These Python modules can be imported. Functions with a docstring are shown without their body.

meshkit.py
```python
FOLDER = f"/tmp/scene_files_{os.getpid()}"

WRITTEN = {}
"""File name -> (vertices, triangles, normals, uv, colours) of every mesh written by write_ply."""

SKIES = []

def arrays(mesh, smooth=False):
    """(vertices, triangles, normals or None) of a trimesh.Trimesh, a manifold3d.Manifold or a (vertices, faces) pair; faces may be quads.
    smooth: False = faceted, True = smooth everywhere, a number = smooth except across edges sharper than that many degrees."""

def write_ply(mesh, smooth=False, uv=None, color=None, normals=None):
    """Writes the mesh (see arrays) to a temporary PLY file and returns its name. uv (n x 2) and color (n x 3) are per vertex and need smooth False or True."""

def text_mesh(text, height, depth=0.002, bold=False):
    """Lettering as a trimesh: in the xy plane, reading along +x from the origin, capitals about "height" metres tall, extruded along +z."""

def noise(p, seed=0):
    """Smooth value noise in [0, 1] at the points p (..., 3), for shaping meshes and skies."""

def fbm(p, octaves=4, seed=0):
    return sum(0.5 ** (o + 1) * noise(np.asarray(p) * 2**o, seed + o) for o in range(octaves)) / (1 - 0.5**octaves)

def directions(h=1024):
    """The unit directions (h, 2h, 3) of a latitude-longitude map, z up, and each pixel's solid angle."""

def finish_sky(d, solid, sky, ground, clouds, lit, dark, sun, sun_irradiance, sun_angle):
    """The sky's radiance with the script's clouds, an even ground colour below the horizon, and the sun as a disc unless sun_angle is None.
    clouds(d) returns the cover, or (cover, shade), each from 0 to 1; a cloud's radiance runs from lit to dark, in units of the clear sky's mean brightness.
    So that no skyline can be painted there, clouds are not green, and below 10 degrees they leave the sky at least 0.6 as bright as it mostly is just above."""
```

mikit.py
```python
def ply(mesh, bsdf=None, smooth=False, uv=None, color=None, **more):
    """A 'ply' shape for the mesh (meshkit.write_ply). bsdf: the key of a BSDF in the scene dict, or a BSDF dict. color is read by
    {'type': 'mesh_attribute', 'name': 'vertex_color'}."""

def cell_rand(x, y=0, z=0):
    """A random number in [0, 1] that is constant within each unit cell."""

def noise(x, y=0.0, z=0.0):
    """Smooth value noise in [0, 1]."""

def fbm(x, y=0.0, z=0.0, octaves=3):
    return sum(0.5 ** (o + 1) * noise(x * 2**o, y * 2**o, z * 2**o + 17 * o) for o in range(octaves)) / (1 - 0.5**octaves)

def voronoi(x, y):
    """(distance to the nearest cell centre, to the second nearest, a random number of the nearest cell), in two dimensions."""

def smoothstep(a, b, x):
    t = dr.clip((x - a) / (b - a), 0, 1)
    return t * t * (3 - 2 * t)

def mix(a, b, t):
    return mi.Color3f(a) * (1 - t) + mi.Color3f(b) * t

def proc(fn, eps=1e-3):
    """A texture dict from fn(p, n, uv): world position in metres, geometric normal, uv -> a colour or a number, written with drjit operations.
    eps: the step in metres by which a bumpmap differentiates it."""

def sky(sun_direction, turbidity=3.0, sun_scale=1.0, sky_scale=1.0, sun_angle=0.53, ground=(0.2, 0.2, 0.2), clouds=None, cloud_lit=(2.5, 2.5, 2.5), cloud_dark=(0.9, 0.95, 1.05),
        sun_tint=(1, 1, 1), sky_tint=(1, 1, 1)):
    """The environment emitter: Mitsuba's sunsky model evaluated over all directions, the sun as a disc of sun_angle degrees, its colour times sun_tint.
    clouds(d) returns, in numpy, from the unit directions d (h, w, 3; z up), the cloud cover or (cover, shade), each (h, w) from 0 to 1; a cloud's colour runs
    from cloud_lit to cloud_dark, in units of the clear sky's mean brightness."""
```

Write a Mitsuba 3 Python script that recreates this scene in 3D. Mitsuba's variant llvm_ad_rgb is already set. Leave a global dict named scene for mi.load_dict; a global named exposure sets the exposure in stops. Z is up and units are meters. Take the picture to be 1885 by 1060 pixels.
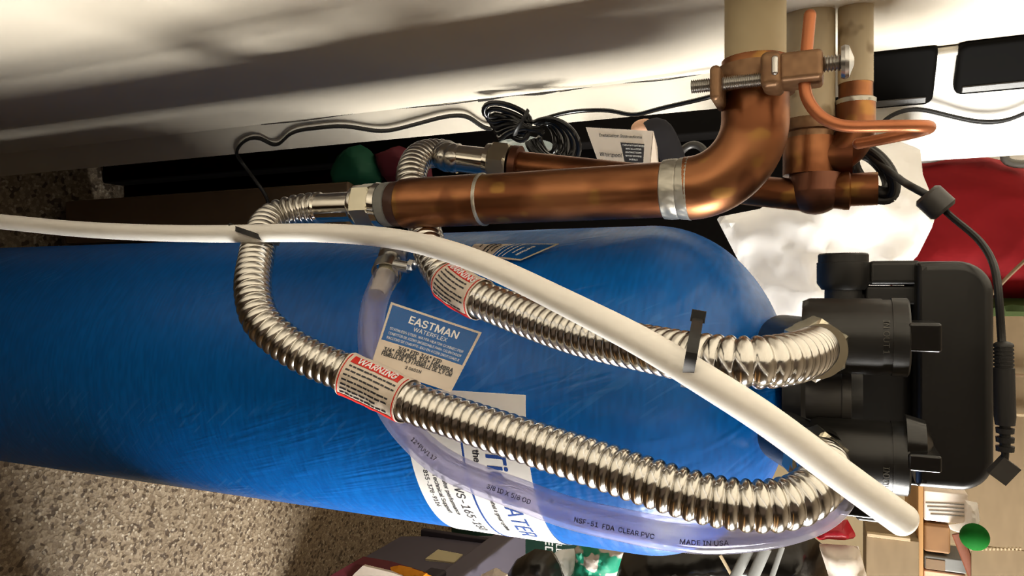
import math, numpy as np, trimesh, drjit as dr, mitsuba as mi, mikit
from mikit import proc, noise, fbm, voronoi, smoothstep, mix, cell_rand
import meshkit
from shapely.geometry import Polygon, Point
from shapely import affinity
import shapely
from scipy.interpolate import CubicSpline
from scipy.spatial import Delaunay

scene, labels = {}, {}
V = lambda *a: np.array(a, float)
T = mi.ScalarTransform4f

# ---------------------------------------------------------------- camera, held on its side (image right = up)
FPX, PITCH, CAM = 1361.0, math.radians(23.6), V(-0.078, -0.583, 1.39)
FW = V(0, math.cos(PITCH), -math.sin(PITCH))
RT = V(0, math.sin(PITCH), math.cos(PITCH))
scene['camera'] = {'type': 'perspective', 'fov': 2 * math.degrees(math.atan(942.5 / FPX)), 'fov_axis': 'x', 'near_clip': 0.02, 'far_clip': 50.0,
                   'to_world': T().look_at(origin=CAM.tolist(), target=(CAM + FW).tolist(), up=[-1, 0, 0])}
exposure = -0.4
RIGHT_X, BACK_Y, REAR_Y, CEIL_Z = 2.1, 2.5, -2.6, 2.6
WIN_Y, WIN_Z = (-0.32, 1.10), (1.25, 2.10)      # window of the right wall: the daylight of the room
WIN_RADIANCE = [60.0, 59.0, 56.0]


def ray(u, v):
    return FW + RT * (u - 942.5) / FPX + V(1, 0, 0) * (v - 530) / FPX


def at(u, v, d):
    return CAM + ray(u, v) * d


def atY(u, v, y):
    r = ray(u, v)
    return CAM + r * (y - CAM[1]) / r[1]


def atX(u, v, x):
    r = ray(u, v)
    return CAM + r * (x - CAM[0]) / r[0]


def wall_x(y):
    return -0.268 - 0.1 * (y + 0.083)


WALL_N = V(1, 0.1, 0) / math.hypot(1, 0.1)
SEAM_Y = 0.18                                   # beyond the seam the wall turns towards the tank
SEAM = V(wall_x(SEAM_Y), SEAM_Y, 0)
PIER_T = V(0.64, 0.77, 0) / math.hypot(0.64, 0.77)
PIER_N = V(PIER_T[1], -PIER_T[0], 0)


def on_wall(u, v, off=0.0):
    r, p0 = ray(u, v), V(wall_x(0), 0, 0) + WALL_N * off
    return CAM + r * ((p0 - CAM) @ WALL_N) / (r @ WALL_N)


def on_pier(u, v, off=0.0):
    r, p0 = ray(u, v), SEAM + PIER_N * off
    return CAM + r * ((p0 - CAM) @ PIER_N) / (r @ PIER_N)


def on_tank(u, v, rad=0.127):
    q = ray(u, v)
    a, b, c = q[0]**2 + q[1]**2, CAM[0] * q[0] + CAM[1] * q[1], CAM[0]**2 + CAM[1]**2 - rad**2
    return CAM + q * ((-b - math.sqrt(max(b * b - a * c, 0))) / a)


# ---------------------------------------------------------------- helpers
def numbered(key):
    if key not in scene and key not in labels:
        return key
    k = 1
    while f'{key}_{k:03d}' in scene or f'{key}_{k:03d}' in labels:
        k += 1
    return f'{key}_{k:03d}'


def thing(name, label, cat, group=None):
    key = numbered(name)
    labels[key] = {'label': label, 'category': cat}
    if group:
        labels[key]['group'] = group
    return key


def part(parent, name, mesh, bsdf, smooth=35, label=None, kind=None, **more):
    key = numbered(f'{parent}__{name}')
    scene[key] = mikit.ply(mesh, bsdf, smooth=smooth, **more)
    if label or kind:
        labels[key] = {k: x for k, x in (('label', label), ('kind', kind)) if x}
    return key


def single(name, mesh, bsdf, label, cat, smooth=35, group=None, **more):
    key = thing(name, label, cat, group)
    scene[key] = mikit.ply(mesh, bsdf, smooth=smooth, **more)
    return key


def struct(name, mesh, bsdf, smooth=False, label=None):
    scene[name] = mikit.ply(mesh, bsdf, smooth=smooth)
    labels[name] = {'kind': 'structure', **({'label': label} if label else {})}
    return name


def cat_(*ms):
    return trimesh.util.concatenate(list(ms))


def spline(pts, n=None, step=None):
    p = np.asarray(pts, float)
    t = np.r_[0, np.cumsum(np.linalg.norm(np.diff(p, axis=0), axis=1))]
    cs = CubicSpline(t, p)
    f = cs(np.linspace(0, t[-1], 600))
    s = np.r_[0, np.cumsum(np.linalg.norm(np.diff(f, axis=0), axis=1))]
    n = n or max(3, int(round(s[-1] / step)) + 1)
    q = np.linspace(0, s[-1], n)
    return np.stack([np.interp(q, s, f[:, k]) for k in range(3)], 1), q


def frames(p, ref=None):
    t = np.gradient(p, axis=0)
    t /= np.linalg.norm(t, axis=1, keepdims=True)
    a = np.cross(t[0], ref if ref is not None else ([0, 0, 1.0] if abs(t[0][2]) < 0.9 else [1.0, 0, 0]))
    A = []
    for ti in t:
        a = a - ti * (a @ ti)
        a = a / np.linalg.norm(a)
        A.append(a)
    A = np.array(A)
    return t, A, np.cross(t, A)


def sweep(p, rad, sides=20, flat=1.0, caps=True, ref=None):
    """A tube along the points p with the radii rad; flat squeezes its second axis."""
    p = np.asarray(p, float)
    t, A, B = frames(p, ref)
    rad = np.broadcast_to(np.asarray(rad, float), (len(p),))
    ang = np.arange(sides) * 2 * np.pi / sides
    v = p[:, None] + rad[:, None, None] * (np.cos(ang)[None, :, None] * A[:, None] + flat * np.sin(ang)[None, :, None] * B[:, None])
    i, j = np.meshgrid(np.arange(len(p) - 1), np.arange(sides), indexing='ij')
    q = np.stack([i * sides + j, i * sides + (j + 1) % sides, (i + 1) * sides + (j + 1) % sides, (i + 1) * sides + j], -1).reshape(-1, 4)
    f = np.vstack([q[:, [0, 1, 2]], q[:, [0, 2, 3]]])
    v = v.reshape(-1, 3)
    if caps:
        n = len(v)
        v = np.vstack([v, p[0], p[-1]])
        k = np.arange(sides)
        o = (len(p) - 1) * sides
        f = np.vstack([f, np.stack([k * 0 + n, (k + 1) % sides, k], 1), np.stack([k * 0 + n + 1, o + k, o + (k + 1) % sides], 1)])
    return trimesh.Trimesh(v, f, process=False)


def round_end(p, rad, m=6):
    """Adds rounded ends to a polyline and its radius."""
    t0, t1 = p[0] - p[1], p[-1] - p[-2]
    t0, t1 = t0 / np.linalg.norm(t0), t1 / np.linalg.norm(t1)
    a = np.linspace(np.pi / 2 * 0.97, 0.15, m)
    pre = [p[0] + t0 * rad * math.sin(x) for x in a]
    post = [p[-1] + t1 * rad * math.sin(x) for x in a[::-1]]
    r = [rad * math.cos(x) for x in a]
    return np.vstack([pre, p, post]), np.r_[r, np.full(len(p), rad), r[::-1]]


def cable(pts, rad, sides=12, step=0.004, flat=1.0, rounded=False):
    p, _ = spline(pts, step=step)
    if rounded:
        p, r = round_end(p, rad)
        return sweep(p, r, sides, flat)
    return sweep(p, rad, sides, flat)


def lathe(profile, origin, axis, sides=40):
    """profile: (distance along axis, radius) pairs, from the origin."""
    axis = np.asarray(axis, float) / np.linalg.norm(axis)
    p = np.array([np.asarray(origin) + axis * s for s, _ in profile])
    r = np.array([max(q, 1e-5) for _, q in profile])
    a = np.cross(axis, [0, 0, 1.0] if abs(axis[2]) < 0.9 else [1.0, 0, 0])
    a /= np.linalg.norm(a)
    b = np.cross(axis, a)
    ang = np.arange(sides) * 2 * np.pi / sides
    v = (p[:, None] + r[:, None, None] * (np.cos(ang)[None, :, None] * a + np.sin(ang)[None, :, None] * b)).reshape(-1, 3)
    i, j = np.meshgrid(np.arange(len(p) - 1), np.arange(sides), indexing='ij')
    q = np.stack([i * sides + j, i * sides + (j + 1) % sides, (i + 1) * sides + (j + 1) % sides, (i + 1) * sides + j], -1).reshape(-1, 4)
    return trimesh.Trimesh(v, np.vstack([q[:, [0, 1, 2]], q[:, [0, 2, 3]]]), process=False)


def hexnut(c, axis, flats, h, bore=0.0, turn=0.0):
    """Hexagonal nut with chamfered corners, centred at c."""
    axis = np.asarray(axis, float) / np.linalg.norm(axis)
    a = np.cross(axis, [0, 0, 1.0] if abs(axis[2]) < 0.9 else [1.0, 0, 0])
    a /= np.linalg.norm(a)
    b = np.cross(axis, a)
    n, R = 48, flats / 2
    ang = np.arange(n) * 2 * np.pi / n + turn
    hexr = R / np.cos((np.arange(n) * 2 * np.pi / n) % (np.pi / 3) - np.pi / 6)
    rings = []
    for s, lim in ((-h / 2, max(bore, 0.3 * R)), (-h / 2, R * 0.99), (-h / 2 + 0.13 * R, R * 1.2), (h / 2 - 0.13 * R, R * 1.2), (h / 2, R * 0.99), (h / 2, max(bore, 0.3 * R))):
        r = np.minimum(hexr, lim)
        rings.append(np.asarray(c) + axis * s + r[:, None] * (np.cos(ang)[:, None] * a + np.sin(ang)[:, None] * b))
    v = np.vstack(rings)
    i, j = np.meshgrid(np.arange(5), np.arange(n), indexing='ij')
    q = np.stack([i * n + j, i * n + (j + 1) % n, (i + 1) * n + (j + 1) % n, (i + 1) * n + j], -1).reshape(-1, 4)
    f = np.vstack([q[:, [0, 1, 2]], q[:, [0, 2, 3]]])
    if bore <= 0:
        k = np.arange(n)
        v = np.vstack([v, np.asarray(c) - axis * h / 2, np.asarray(c) + axis * h / 2])
        f = np.vstack([f, np.stack([k * 0 + 6 * n, (k + 1) % n, k], 1), np.stack([k * 0 + 6 * n + 1, 5 * n + k, 5 * n + (k + 1) % n], 1)])
    return trimesh.Trimesh(v, f, process=False)


def rbox(lo, hi, r=0.004, n=3):
    """A box between two corners with rounded edges."""
    lo, hi = np.minimum(lo, hi), np.maximum(lo, hi)
    r = min(r, 0.49 * float((hi - lo).min()))
    s = trimesh.creation.icosphere(subdivisions=2, radius=r)
    v = np.vstack([s.vertices + np.where(V(x, y, z) > 0, hi - r, lo + r) for x in (0, 1) for y in (0, 1) for z in (0, 1)])
    return trimesh.convex.convex_hull(v)


def prism(poly, o, ex, ey, en, h, r=0.0, n=4):
    """A 2-D outline laid out on the axes ex, ey at o and raised by h along en, its upper edge rounded by r."""
    poly = shapely.geometry.polygon.orient(Polygon(poly) if not isinstance(poly, Polygon) else poly)
    layers = [(0.0, 0.0)] + ([(h - r + r * math.sin(a), r * (1 - math.cos(a))) for a in np.linspace(0, np.pi / 2, n + 1)] if r else [(h, 0.0)])
    base = np.array(poly.exterior.coords)[:-1]
    # inset by vertex normals so that all the rings keep one vertex count
    e = np.roll(base, -1, 0) - base
    nn = np.stack([e[:, 1], -e[:, 0]], 1) / np.maximum(np.linalg.norm(e, axis=1, keepdims=True), 1e-9)
    vn = nn + np.roll(nn, 1, 0)
    vn /= np.maximum((vn * vn).sum(1, keepdims=True) / 2, 1e-6)
    m = len(base)
    rings = [np.c_[base - vn * ins, np.full(m, z)] for z, ins in layers]
    v2 = np.vstack(rings)
    f = []
    for k in range(len(rings) - 1):
        j = np.arange(m)
        a, b, c, d = k * m + j, k * m + (j + 1) % m, (k + 1) * m + (j + 1) % m, (k + 1) * m + j
        f += [np.stack([a, b, c], 1), np.stack([a, c, d], 1)]
    tv, tf = trimesh.creation.triangulate_polygon(Polygon(rings[-1][:, :2]), engine='earcut')
    def match(ring, tv):
        return np.array([np.argmin(((ring - q) ** 2).sum(1)) for q in tv])
    tt = match(rings[-1][:, :2], tv)[tf]
    f += [tt + (len(rings) - 1) * m, tt[:, ::-1]]
    v = np.asarray(o) + v2[:, :1] * ex + v2[:, 1:2] * ey + v2[:, 2:] * en
    mesh = trimesh.Trimesh(v, np.vstack(f), process=False)
    if np.dot(np.cross(ex, ey), en) < 0:
        mesh.invert()
    return mesh


def rrect(x0, y0, x1, y1, r, seg=5):
    return Polygon([(x0, y0), (x1, y0), (x1, y1), (x0, y1)]).buffer(-r).buffer(r, quad_segs=seg)


def pillow(outline, y, thick, seed=0, rim=0.03, wrinkle=0.006, freq=40.0, res=0.008, fold=0.0):
    """A soft body (bag, cloth) that fills the outline [(u, v)] seen on the plane y: rounded towards its rim, wrinkled, of real thickness."""
    pts = np.array([atY(u, v, y) for u, v in outline])
    poly = Polygon(pts[:, [0, 2]]).buffer(0)
    if poly.geom_type != 'Polygon':
        poly = max(poly.geoms, key=lambda g: g.area)
    poly = poly.buffer(0.004).buffer(-0.004)
    ring = np.array([poly.exterior.interpolate(s).coords[0] for s in np.arange(0, poly.length, res)])
    x0, z0, x1, z1 = poly.bounds
    gx, gz = np.meshgrid(np.arange(x0, x1, res), np.arange(z0, z1, res))
    g = np.c_[gx.ravel(), gz.ravel()]
    g = g + np.random.default_rng(seed).uniform(-0.25, 0.25, g.shape) * res
    inner = poly.buffer(-0.6 * res)
    g = g[shapely.contains_xy(inner, g[:, 0], g[:, 1])]
    p = np.vstack([ring, g])
    tri = Delaunay(p).simplices
    c = p[tri].mean(1)
    tri = tri[shapely.contains_xy(poly, c[:, 0], c[:, 1])]
    d = np.r_[np.zeros(len(ring)), shapely.distance(shapely.points(g), poly.exterior)]
    h = np.sqrt(np.maximum(1 - (1 - np.minimum(d / rim, 1)) ** 2, 0))
    q = np.c_[p * freq, np.full(len(p), seed * 7.3)]
    w = meshkit.fbm(q, 4, seed) - 0.5
    ridge = 1 - np.abs(2 * meshkit.fbm(q * 0.5 + 3, 2, seed + 5) - 1) * 2
    front = y - thick * h + wrinkle * h * (2 * w - fold * ridge)
    back = y + thick * 0.7 * h
    n = len(p)
    v = np.vstack([np.c_[p[:, 0], front, p[:, 1]], np.c_[p[:, 0], back, p[:, 1]]])
    a = p[tri]
    cw = ((a[:, 1] - a[:, 0])[:, 0] * (a[:, 2] - a[:, 0])[:, 1] - (a[:, 1] - a[:, 0])[:, 1] * (a[:, 2] - a[:, 0])[:, 0]) > 0
    tri = np.where(cw[:, None], tri, tri[:, ::-1])
    return trimesh.Trimesh(v, np.vstack([tri, tri[:, ::-1] + n]), process=False)


def boxpx(u0, v0, u1, v1, y, depth, r=0.004):
    """An upright box whose front face, on the plane y, spans the given rectangle of the view."""
    a, b = atY(u0, (v0 + v1) / 2, y), atY(u1, (v0 + v1) / 2, y)
    um = (u0 + u1) / 2
    return rbox(V(atY(um, v0, y)[0], y, a[2]), V(atY(um, v1, y)[0], y + depth, b[2]), r)


def quadbox(quad, y, depth):
    """A board whose front face is the quadrilateral seen at the pixels quad on the plane y."""
    p = np.array([atY(u, v, y) for u, v in quad])
    return trimesh.convex.convex_hull(np.vstack([p, p + V(0, depth, 0)]))


def text(s, h, o, ex, ey, en, bold=False, depth=0.0003, anchor='l'):
    m = meshkit.text_mesh(s, h, depth, bold)
    w = m.bounds[1][0]
    off = {'l': 0, 'c': -w / 2, 'r': -w}[anchor]
    v = np.array(m.vertices)
    return trimesh.Trimesh(np.asarray(o) + (v[:, :1] + off) * ex + v[:, 1:2] * ey + v[:, 2:] * en, m.faces, process=False)


def flat_text(s, h, x, y, bold=False, anchor='l', depth=0.0003):
    return text(s, h, V(x, y, 0), V(1, 0, 0), V(0, 1, 0), V(0, 0, 1), bold, depth, anchor)


def mapped(mesh, fn, size=0.003):
    v, f = trimesh.remesh.subdivide_to_size(np.array(mesh.vertices), np.array(mesh.faces), size, max_iter=12)
    return trimesh.Trimesh(fn(v[:, 0], v[:, 1], v[:, 2]), f, process=False)


def grid_sheet(x0, y0, x1, y1, fn, th=0.0003, nx=24, ny=24, poly=None):
    """A thin sheet of the parameters x, y with real thickness, mapped by fn(x, y, z)."""
    X, Y = np.meshgrid(np.linspace(x0, x1, nx), np.linspace(y0, y1, ny))
    n = X.size
    i, j = np.meshgrid(np.arange(nx - 1), np.arange(ny - 1))
    a = (j * nx + i).ravel()
    q = np.stack([a, a + 1, a + nx + 1, a + nx], 1)
    top = np.vstack([q[:, [0, 1, 2]], q[:, [0, 2, 3]]])
    rim = np.r_[np.arange(nx), np.arange(1, ny) * nx + nx - 1, np.arange(nx - 2, -1, -1) + (ny - 1) * nx, np.arange(ny - 2, 0, -1) * nx]
    r2 = np.roll(rim, -1)
    side = np.vstack([np.stack([rim, rim + n, r2], 1), np.stack([r2, rim + n, r2 + n], 1)])
    v = np.vstack([fn(X.ravel(), Y.ravel(), np.full(n, th)), fn(X.ravel(), Y.ravel(), np.zeros(n))])
    return trimesh.Trimesh(v, np.vstack([top, top[:, ::-1] + n, side]), process=False)


# ---------------------------------------------------------------- materials
def rgb(*c):
    return {'type': 'rgb', 'value': [float(x) for x in c]}


def lin(r, g, b):
    return [((x / 255 + 0.055) / 1.055) ** 2.4 if x > 10 else x / 255 / 12.92 for x in (r, g, b)]


def two(b):
    return {'type': 'twosided', 'bsdf': b}


def mat(name, col, rough=0.5, metallic=0.0, spec=0.5, **more):
    base = proc(col) if callable(col) else rgb(*col)
    scene[name] = two({'type': 'principled', 'base_color': base, 'roughness': rough, 'metallic': metallic, 'specular': spec, **more})
    return name


def bump(name, col, height, scale, rough=0.5, metallic=0.0, spec=0.5, eps=1e-3, **more):
    base = proc(col) if callable(col) else rgb(*col)
    scene[name] = two({'type': 'bumpmap', 'arbitrary': proc(height, eps), 'scale': scale,
                       'bsdf': {'type': 'principled', 'base_color': base, 'roughness': rough, 'metallic': metallic, 'specular': spec, **more}})
    return name


def c3(t):
    return mi.Color3f(*t)


bump('m_wall', lambda p, n, uv: mix(lin(206, 197, 180), lin(198, 188, 170), smoothstep(0.35, 0.75, fbm(p.x * 3, p.y * 3 + 5, p.z * 3))),
     lambda p, n, uv: fbm(p.x * 60, p.y * 60, p.z * 60, 2), 0.0005, 0.65, spec=0.25)


def floor_col(p, n, uv):
    a, b, r = voronoi(p.x * 190, p.y * 190)
    a2, b2, r2 = voronoi(p.x * 130 + 9, p.y * 130 + 3)
    c = mix(lin(128, 112, 92), lin(156, 140, 118), smoothstep(0.2, 0.7, r))
    c = mix(c, lin(84, 70, 56), smoothstep(0.8, 0.86, r2))
    c = mix(c, lin(196, 184, 164), 0.7 * smoothstep(0.9, 0.93, r) * smoothstep(0.7, 0.5, a))
    return mix(c, lin(84, 70, 56), 0.6 * smoothstep(0.12, 0.0, b - a))


bump('m_floor', floor_col, lambda p, n, uv: voronoi(p.x * 190, p.y * 190)[2] + noise(p.x * 90, p.y * 90), 0.0018, 0.55, spec=0.4)
mat('m_ceiling', lin(104, 92, 76), 0.8)
mat('m_back_wall', lin(150, 132, 100), 0.8)
mat('m_rear_wall', lin(56, 42, 32), 0.8)
mat('m_white_trim', lin(186, 180, 168), 0.4)


def strand(p):
    th = dr.atan2(p.y, p.x)
    return th, noise(th * 9 + p.z * 260, p.z * 900, 1) * 0.6 + noise(th * 8 - p.z * 30, p.z * 420, 5)


def tank_h(p, n, uv):
    th = dr.atan2(p.y, p.x)
    dome = smoothstep(1.24, 1.30, p.z)
    side = noise(th * 8, p.z * 260, 5) * 0.5 + noise(th * 10 + p.z * 55, p.z * 8, 2) * noise(th * 120 + p.z * 300, p.z * 20, 2) * 0.7
    top = 0.45 * noise(th * 3 + p.z * 40, (p.x + 0.6 * p.y) * 260, 3) + 0.35 * noise(th * 6, p.z * 420, 1)
    return side * (1 - dome) + top * dome


def tank_col(p, n, uv):
    th = dr.atan2(p.y, p.x)
    s = noise(th * 14 + p.z * 70, p.z * 500, 4)
    c = mix(mi.Color3f(0.0, 0.098, 0.40), mi.Color3f(0.0, 0.128, 0.48), s)
    return mix(c, lin(60, 130, 200), 0.3 * smoothstep(0.72, 0.9, noise(th * 40 + p.z * 240, p.z * 60, 7)) * smoothstep(0.45, 0.7, noise(th * 3, p.z * 6, 2)))


bump('m_tank', tank_col, tank_h, 0.0006, 0.34, spec=0.4, clearcoat=0.2, clearcoat_gloss=0.8)
mat('m_label_paper', lin(236, 234, 230), 0.45)
mat('m_navy', lin(28, 66, 140), 0.45)
mat('m_ink', lin(40, 40, 46), 0.5)
mat('m_red_ink', lin(206, 44, 34), 0.45)
mat('m_white_ink', lin(235, 235, 235), 0.45)
mat('m_card_blue', lin(0, 84, 156), 0.35)
mat('m_card_tan', lin(214, 200, 184), 0.4)
bump('m_steel', lin(202, 198, 190), lambda p, n, uv: noise(p.x * 400, p.y * 400, p.z * 400), 0.00008, 0.17, 1.0)
mat('m_chrome', lin(222, 216, 204), 0.1, 1.0)
mat('m_nut', lin(205, 198, 176), 0.3, 1.0)
mat('m_zinc', lin(190, 188, 184), 0.28, 1.0)
mat('m_rubber_grey', lin(120, 120, 116), 0.6)


def copper_col(p, n, uv):
    a = fbm(p.x * 45, p.y * 45, p.z * 22, 3)
    b = fbm(p.x * 90 + 4, p.y * 90, p.z * 60 + 8, 2)
    c = mix(lin(160, 106, 70), lin(112, 68, 42), smoothstep(0.35, 0.62, a))
    c = mix(c, lin(180, 140, 70), 0.4 * smoothstep(0.62, 0.78, b))
    return mix(c, lin(88, 48, 34), 0.6 * smoothstep(0.6, 0.75, fbm(p.x * 30 + 9, p.y * 30, p.z * 35, 3)))


scene['m_copper'] = two({'type': 'principled', 'base_color': proc(copper_col), 'roughness': proc(lambda p, n, uv: 0.26 + 0.2 * fbm(p.x * 60, p.y * 60, p.z * 40, 2)), 'metallic': 0.92, 'specular': 0.5})
mat('m_copper_dark', lin(110, 70, 52), 0.4, 0.8)
mat('m_pipe_dope', lin(66, 40, 30), 0.45, 0.3)
mat('m_copper_wire', lin(180, 110, 72), 0.38, 0.7)
mat('m_bronze', lambda p, n, uv: mix(lin(150, 116, 84), lin(110, 78, 54), fbm(p.x * 200, p.y * 200, p.z * 200, 2)), 0.45, 0.6)
bump('m_solder', lin(188, 184, 172), lambda p, n, uv: fbm(p.x * 220, p.y * 220, p.z * 160, 2), 0.0012, 0.38, 0.85)


def paint_col(p, n, uv):
    a = fbm(p.x * 50, p.y * 50, p.z * 50, 3)
    edge = smoothstep(-0.205, -0.185, p.x + 0.03 * (fbm(p.z * 160, p.y * 90, 3) - 0.5))
    c = mix(lin(196, 180, 146), lin(178, 160, 124), a)
    return mix(c, lin(120, 78, 48), edge)


mat('m_painted_pipe', paint_col, 0.55, spec=0.3)
mat('m_painted_pipe_old', lambda p, n, uv: mix(lin(196, 180, 150), lin(150, 130, 100), smoothstep(0.55, 0.75, fbm(p.x * 70, p.y * 70, p.z * 70, 3))), 0.55, spec=0.3)
mat('m_black_plastic', lin(22, 21, 19), 0.36, spec=0.5)
mat('m_block', lin(10, 9, 8), 0.75, spec=0.04)
mat('m_black_gloss', lin(16, 15, 14), 0.2)
mat('m_black_soft', lin(20, 19, 18), 0.5)
mat('m_dark_grey', lin(56, 54, 52), 0.4)
mat('m_emboss', lin(70, 68, 62), 0.4)
mat('m_white_tube', lin(236, 232, 224), 0.28, spec=0.5)
mat('m_brass_insert', lin(206, 198, 170), 0.4)
scene['m_vinyl'] = {'type': 'principledthin', 'base_color': rgb(0.88, 0.87, 0.985), 'roughness': 0.06, 'spec_trans': 0.86, 'diff_trans': 1.0, 'eta': 1.4, 'spec_tint': 0.0}
mat('m_vinyl_ink', lin(40, 36, 60), 0.5)
scene['m_bag_white'] = {'type': 'principledthin', 'base_color': rgb(*lin(252, 250, 246)), 'roughness': 0.4, 'diff_trans': 0.8, 'spec_trans': 0.0}
mat('m_red_cloth', lambda p, n, uv: mix(lin(150, 24, 30), lin(120, 16, 24), fbm(p.x * 12, p.z * 12, 3)), 0.8, spec=0.2)
mat('m_red_plastic', lin(186, 30, 48), 0.4)
mat('m_olive', lin(40, 48, 24), 0.9, spec=0.05)
mat('m_green_bag', lin(10, 84, 58), 0.7)
mat('m_maroon', lin(96, 26, 40), 0.7)
mat('m_card_brown', lambda p, n, uv: mix(lin(126, 107, 80), lin(114, 96, 70), fbm(p.x * 20, p.y * 20, p.z * 60, 2)), 0.8)
mat('m_card_dark', lin(120, 98, 74), 0.8)
mat('m_card_edge', lin(180, 160, 128), 0.8)
mat('m_cabinet', lin(12, 10, 9), 0.8, spec=0.05)
mat('m_clear_wrap', lin(170, 186, 192), 0.15, spec=0.7, clearcoat=0.6)
mat('m_paper', lin(226, 214, 200), 0.6)
mat('m_grey_strap', lin(46, 46, 52), 0.7, spec=0.2)
mat('m_tote', lin(92, 88, 102), 0.5)
mat('m_tote_dark', lin(48, 44, 56), 0.6)
mat('m_label_cream', lin(206, 196, 160), 0.5)
mat('m_orange', lin(236, 150, 20), 0.8)
mat('m_trash_bag', lin(26, 24, 22), 0.25, spec=0.6)
mat('m_pine_green', lin(18, 52, 40), 0.5)
mat('m_teal', lambda p, n, uv: mix(lin(30, 140, 110), lin(200, 190, 180), smoothstep(0.52, 0.6, fbm(p.x * 26, p.z * 26, 4))), 0.6)
mat('m_wood', lambda p, n, uv: mix(lin(178, 134, 78), lin(154, 110, 60), noise(p.x * 8, p.y * 90, p.z * 120)), 0.6)
mat('m_wood_red', lin(112, 60, 36), 0.7)
mat('m_kraft', lambda p, n, uv: mix(lin(136, 98, 58), lin(112, 78, 44), fbm(p.x * 30, p.y * 30, p.z * 30, 2)), 0.7)
mat('m_green_lid', lin(14, 84, 26), 0.8, spec=0.1)
mat('m_skin_pink', lin(216, 170, 140), 0.7)

# ---------------------------------------------------------------- the room
ys = V(REAR_Y, BACK_Y)


def sheet(pts):
    return trimesh.Trimesh(np.array(pts, float), [[0, 1, 2], [0, 2, 3]], process=False)


def slab(lo, hi):
    return trimesh.creation.box(bounds=[np.minimum(lo, hi), np.maximum(lo, hi)])


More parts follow.
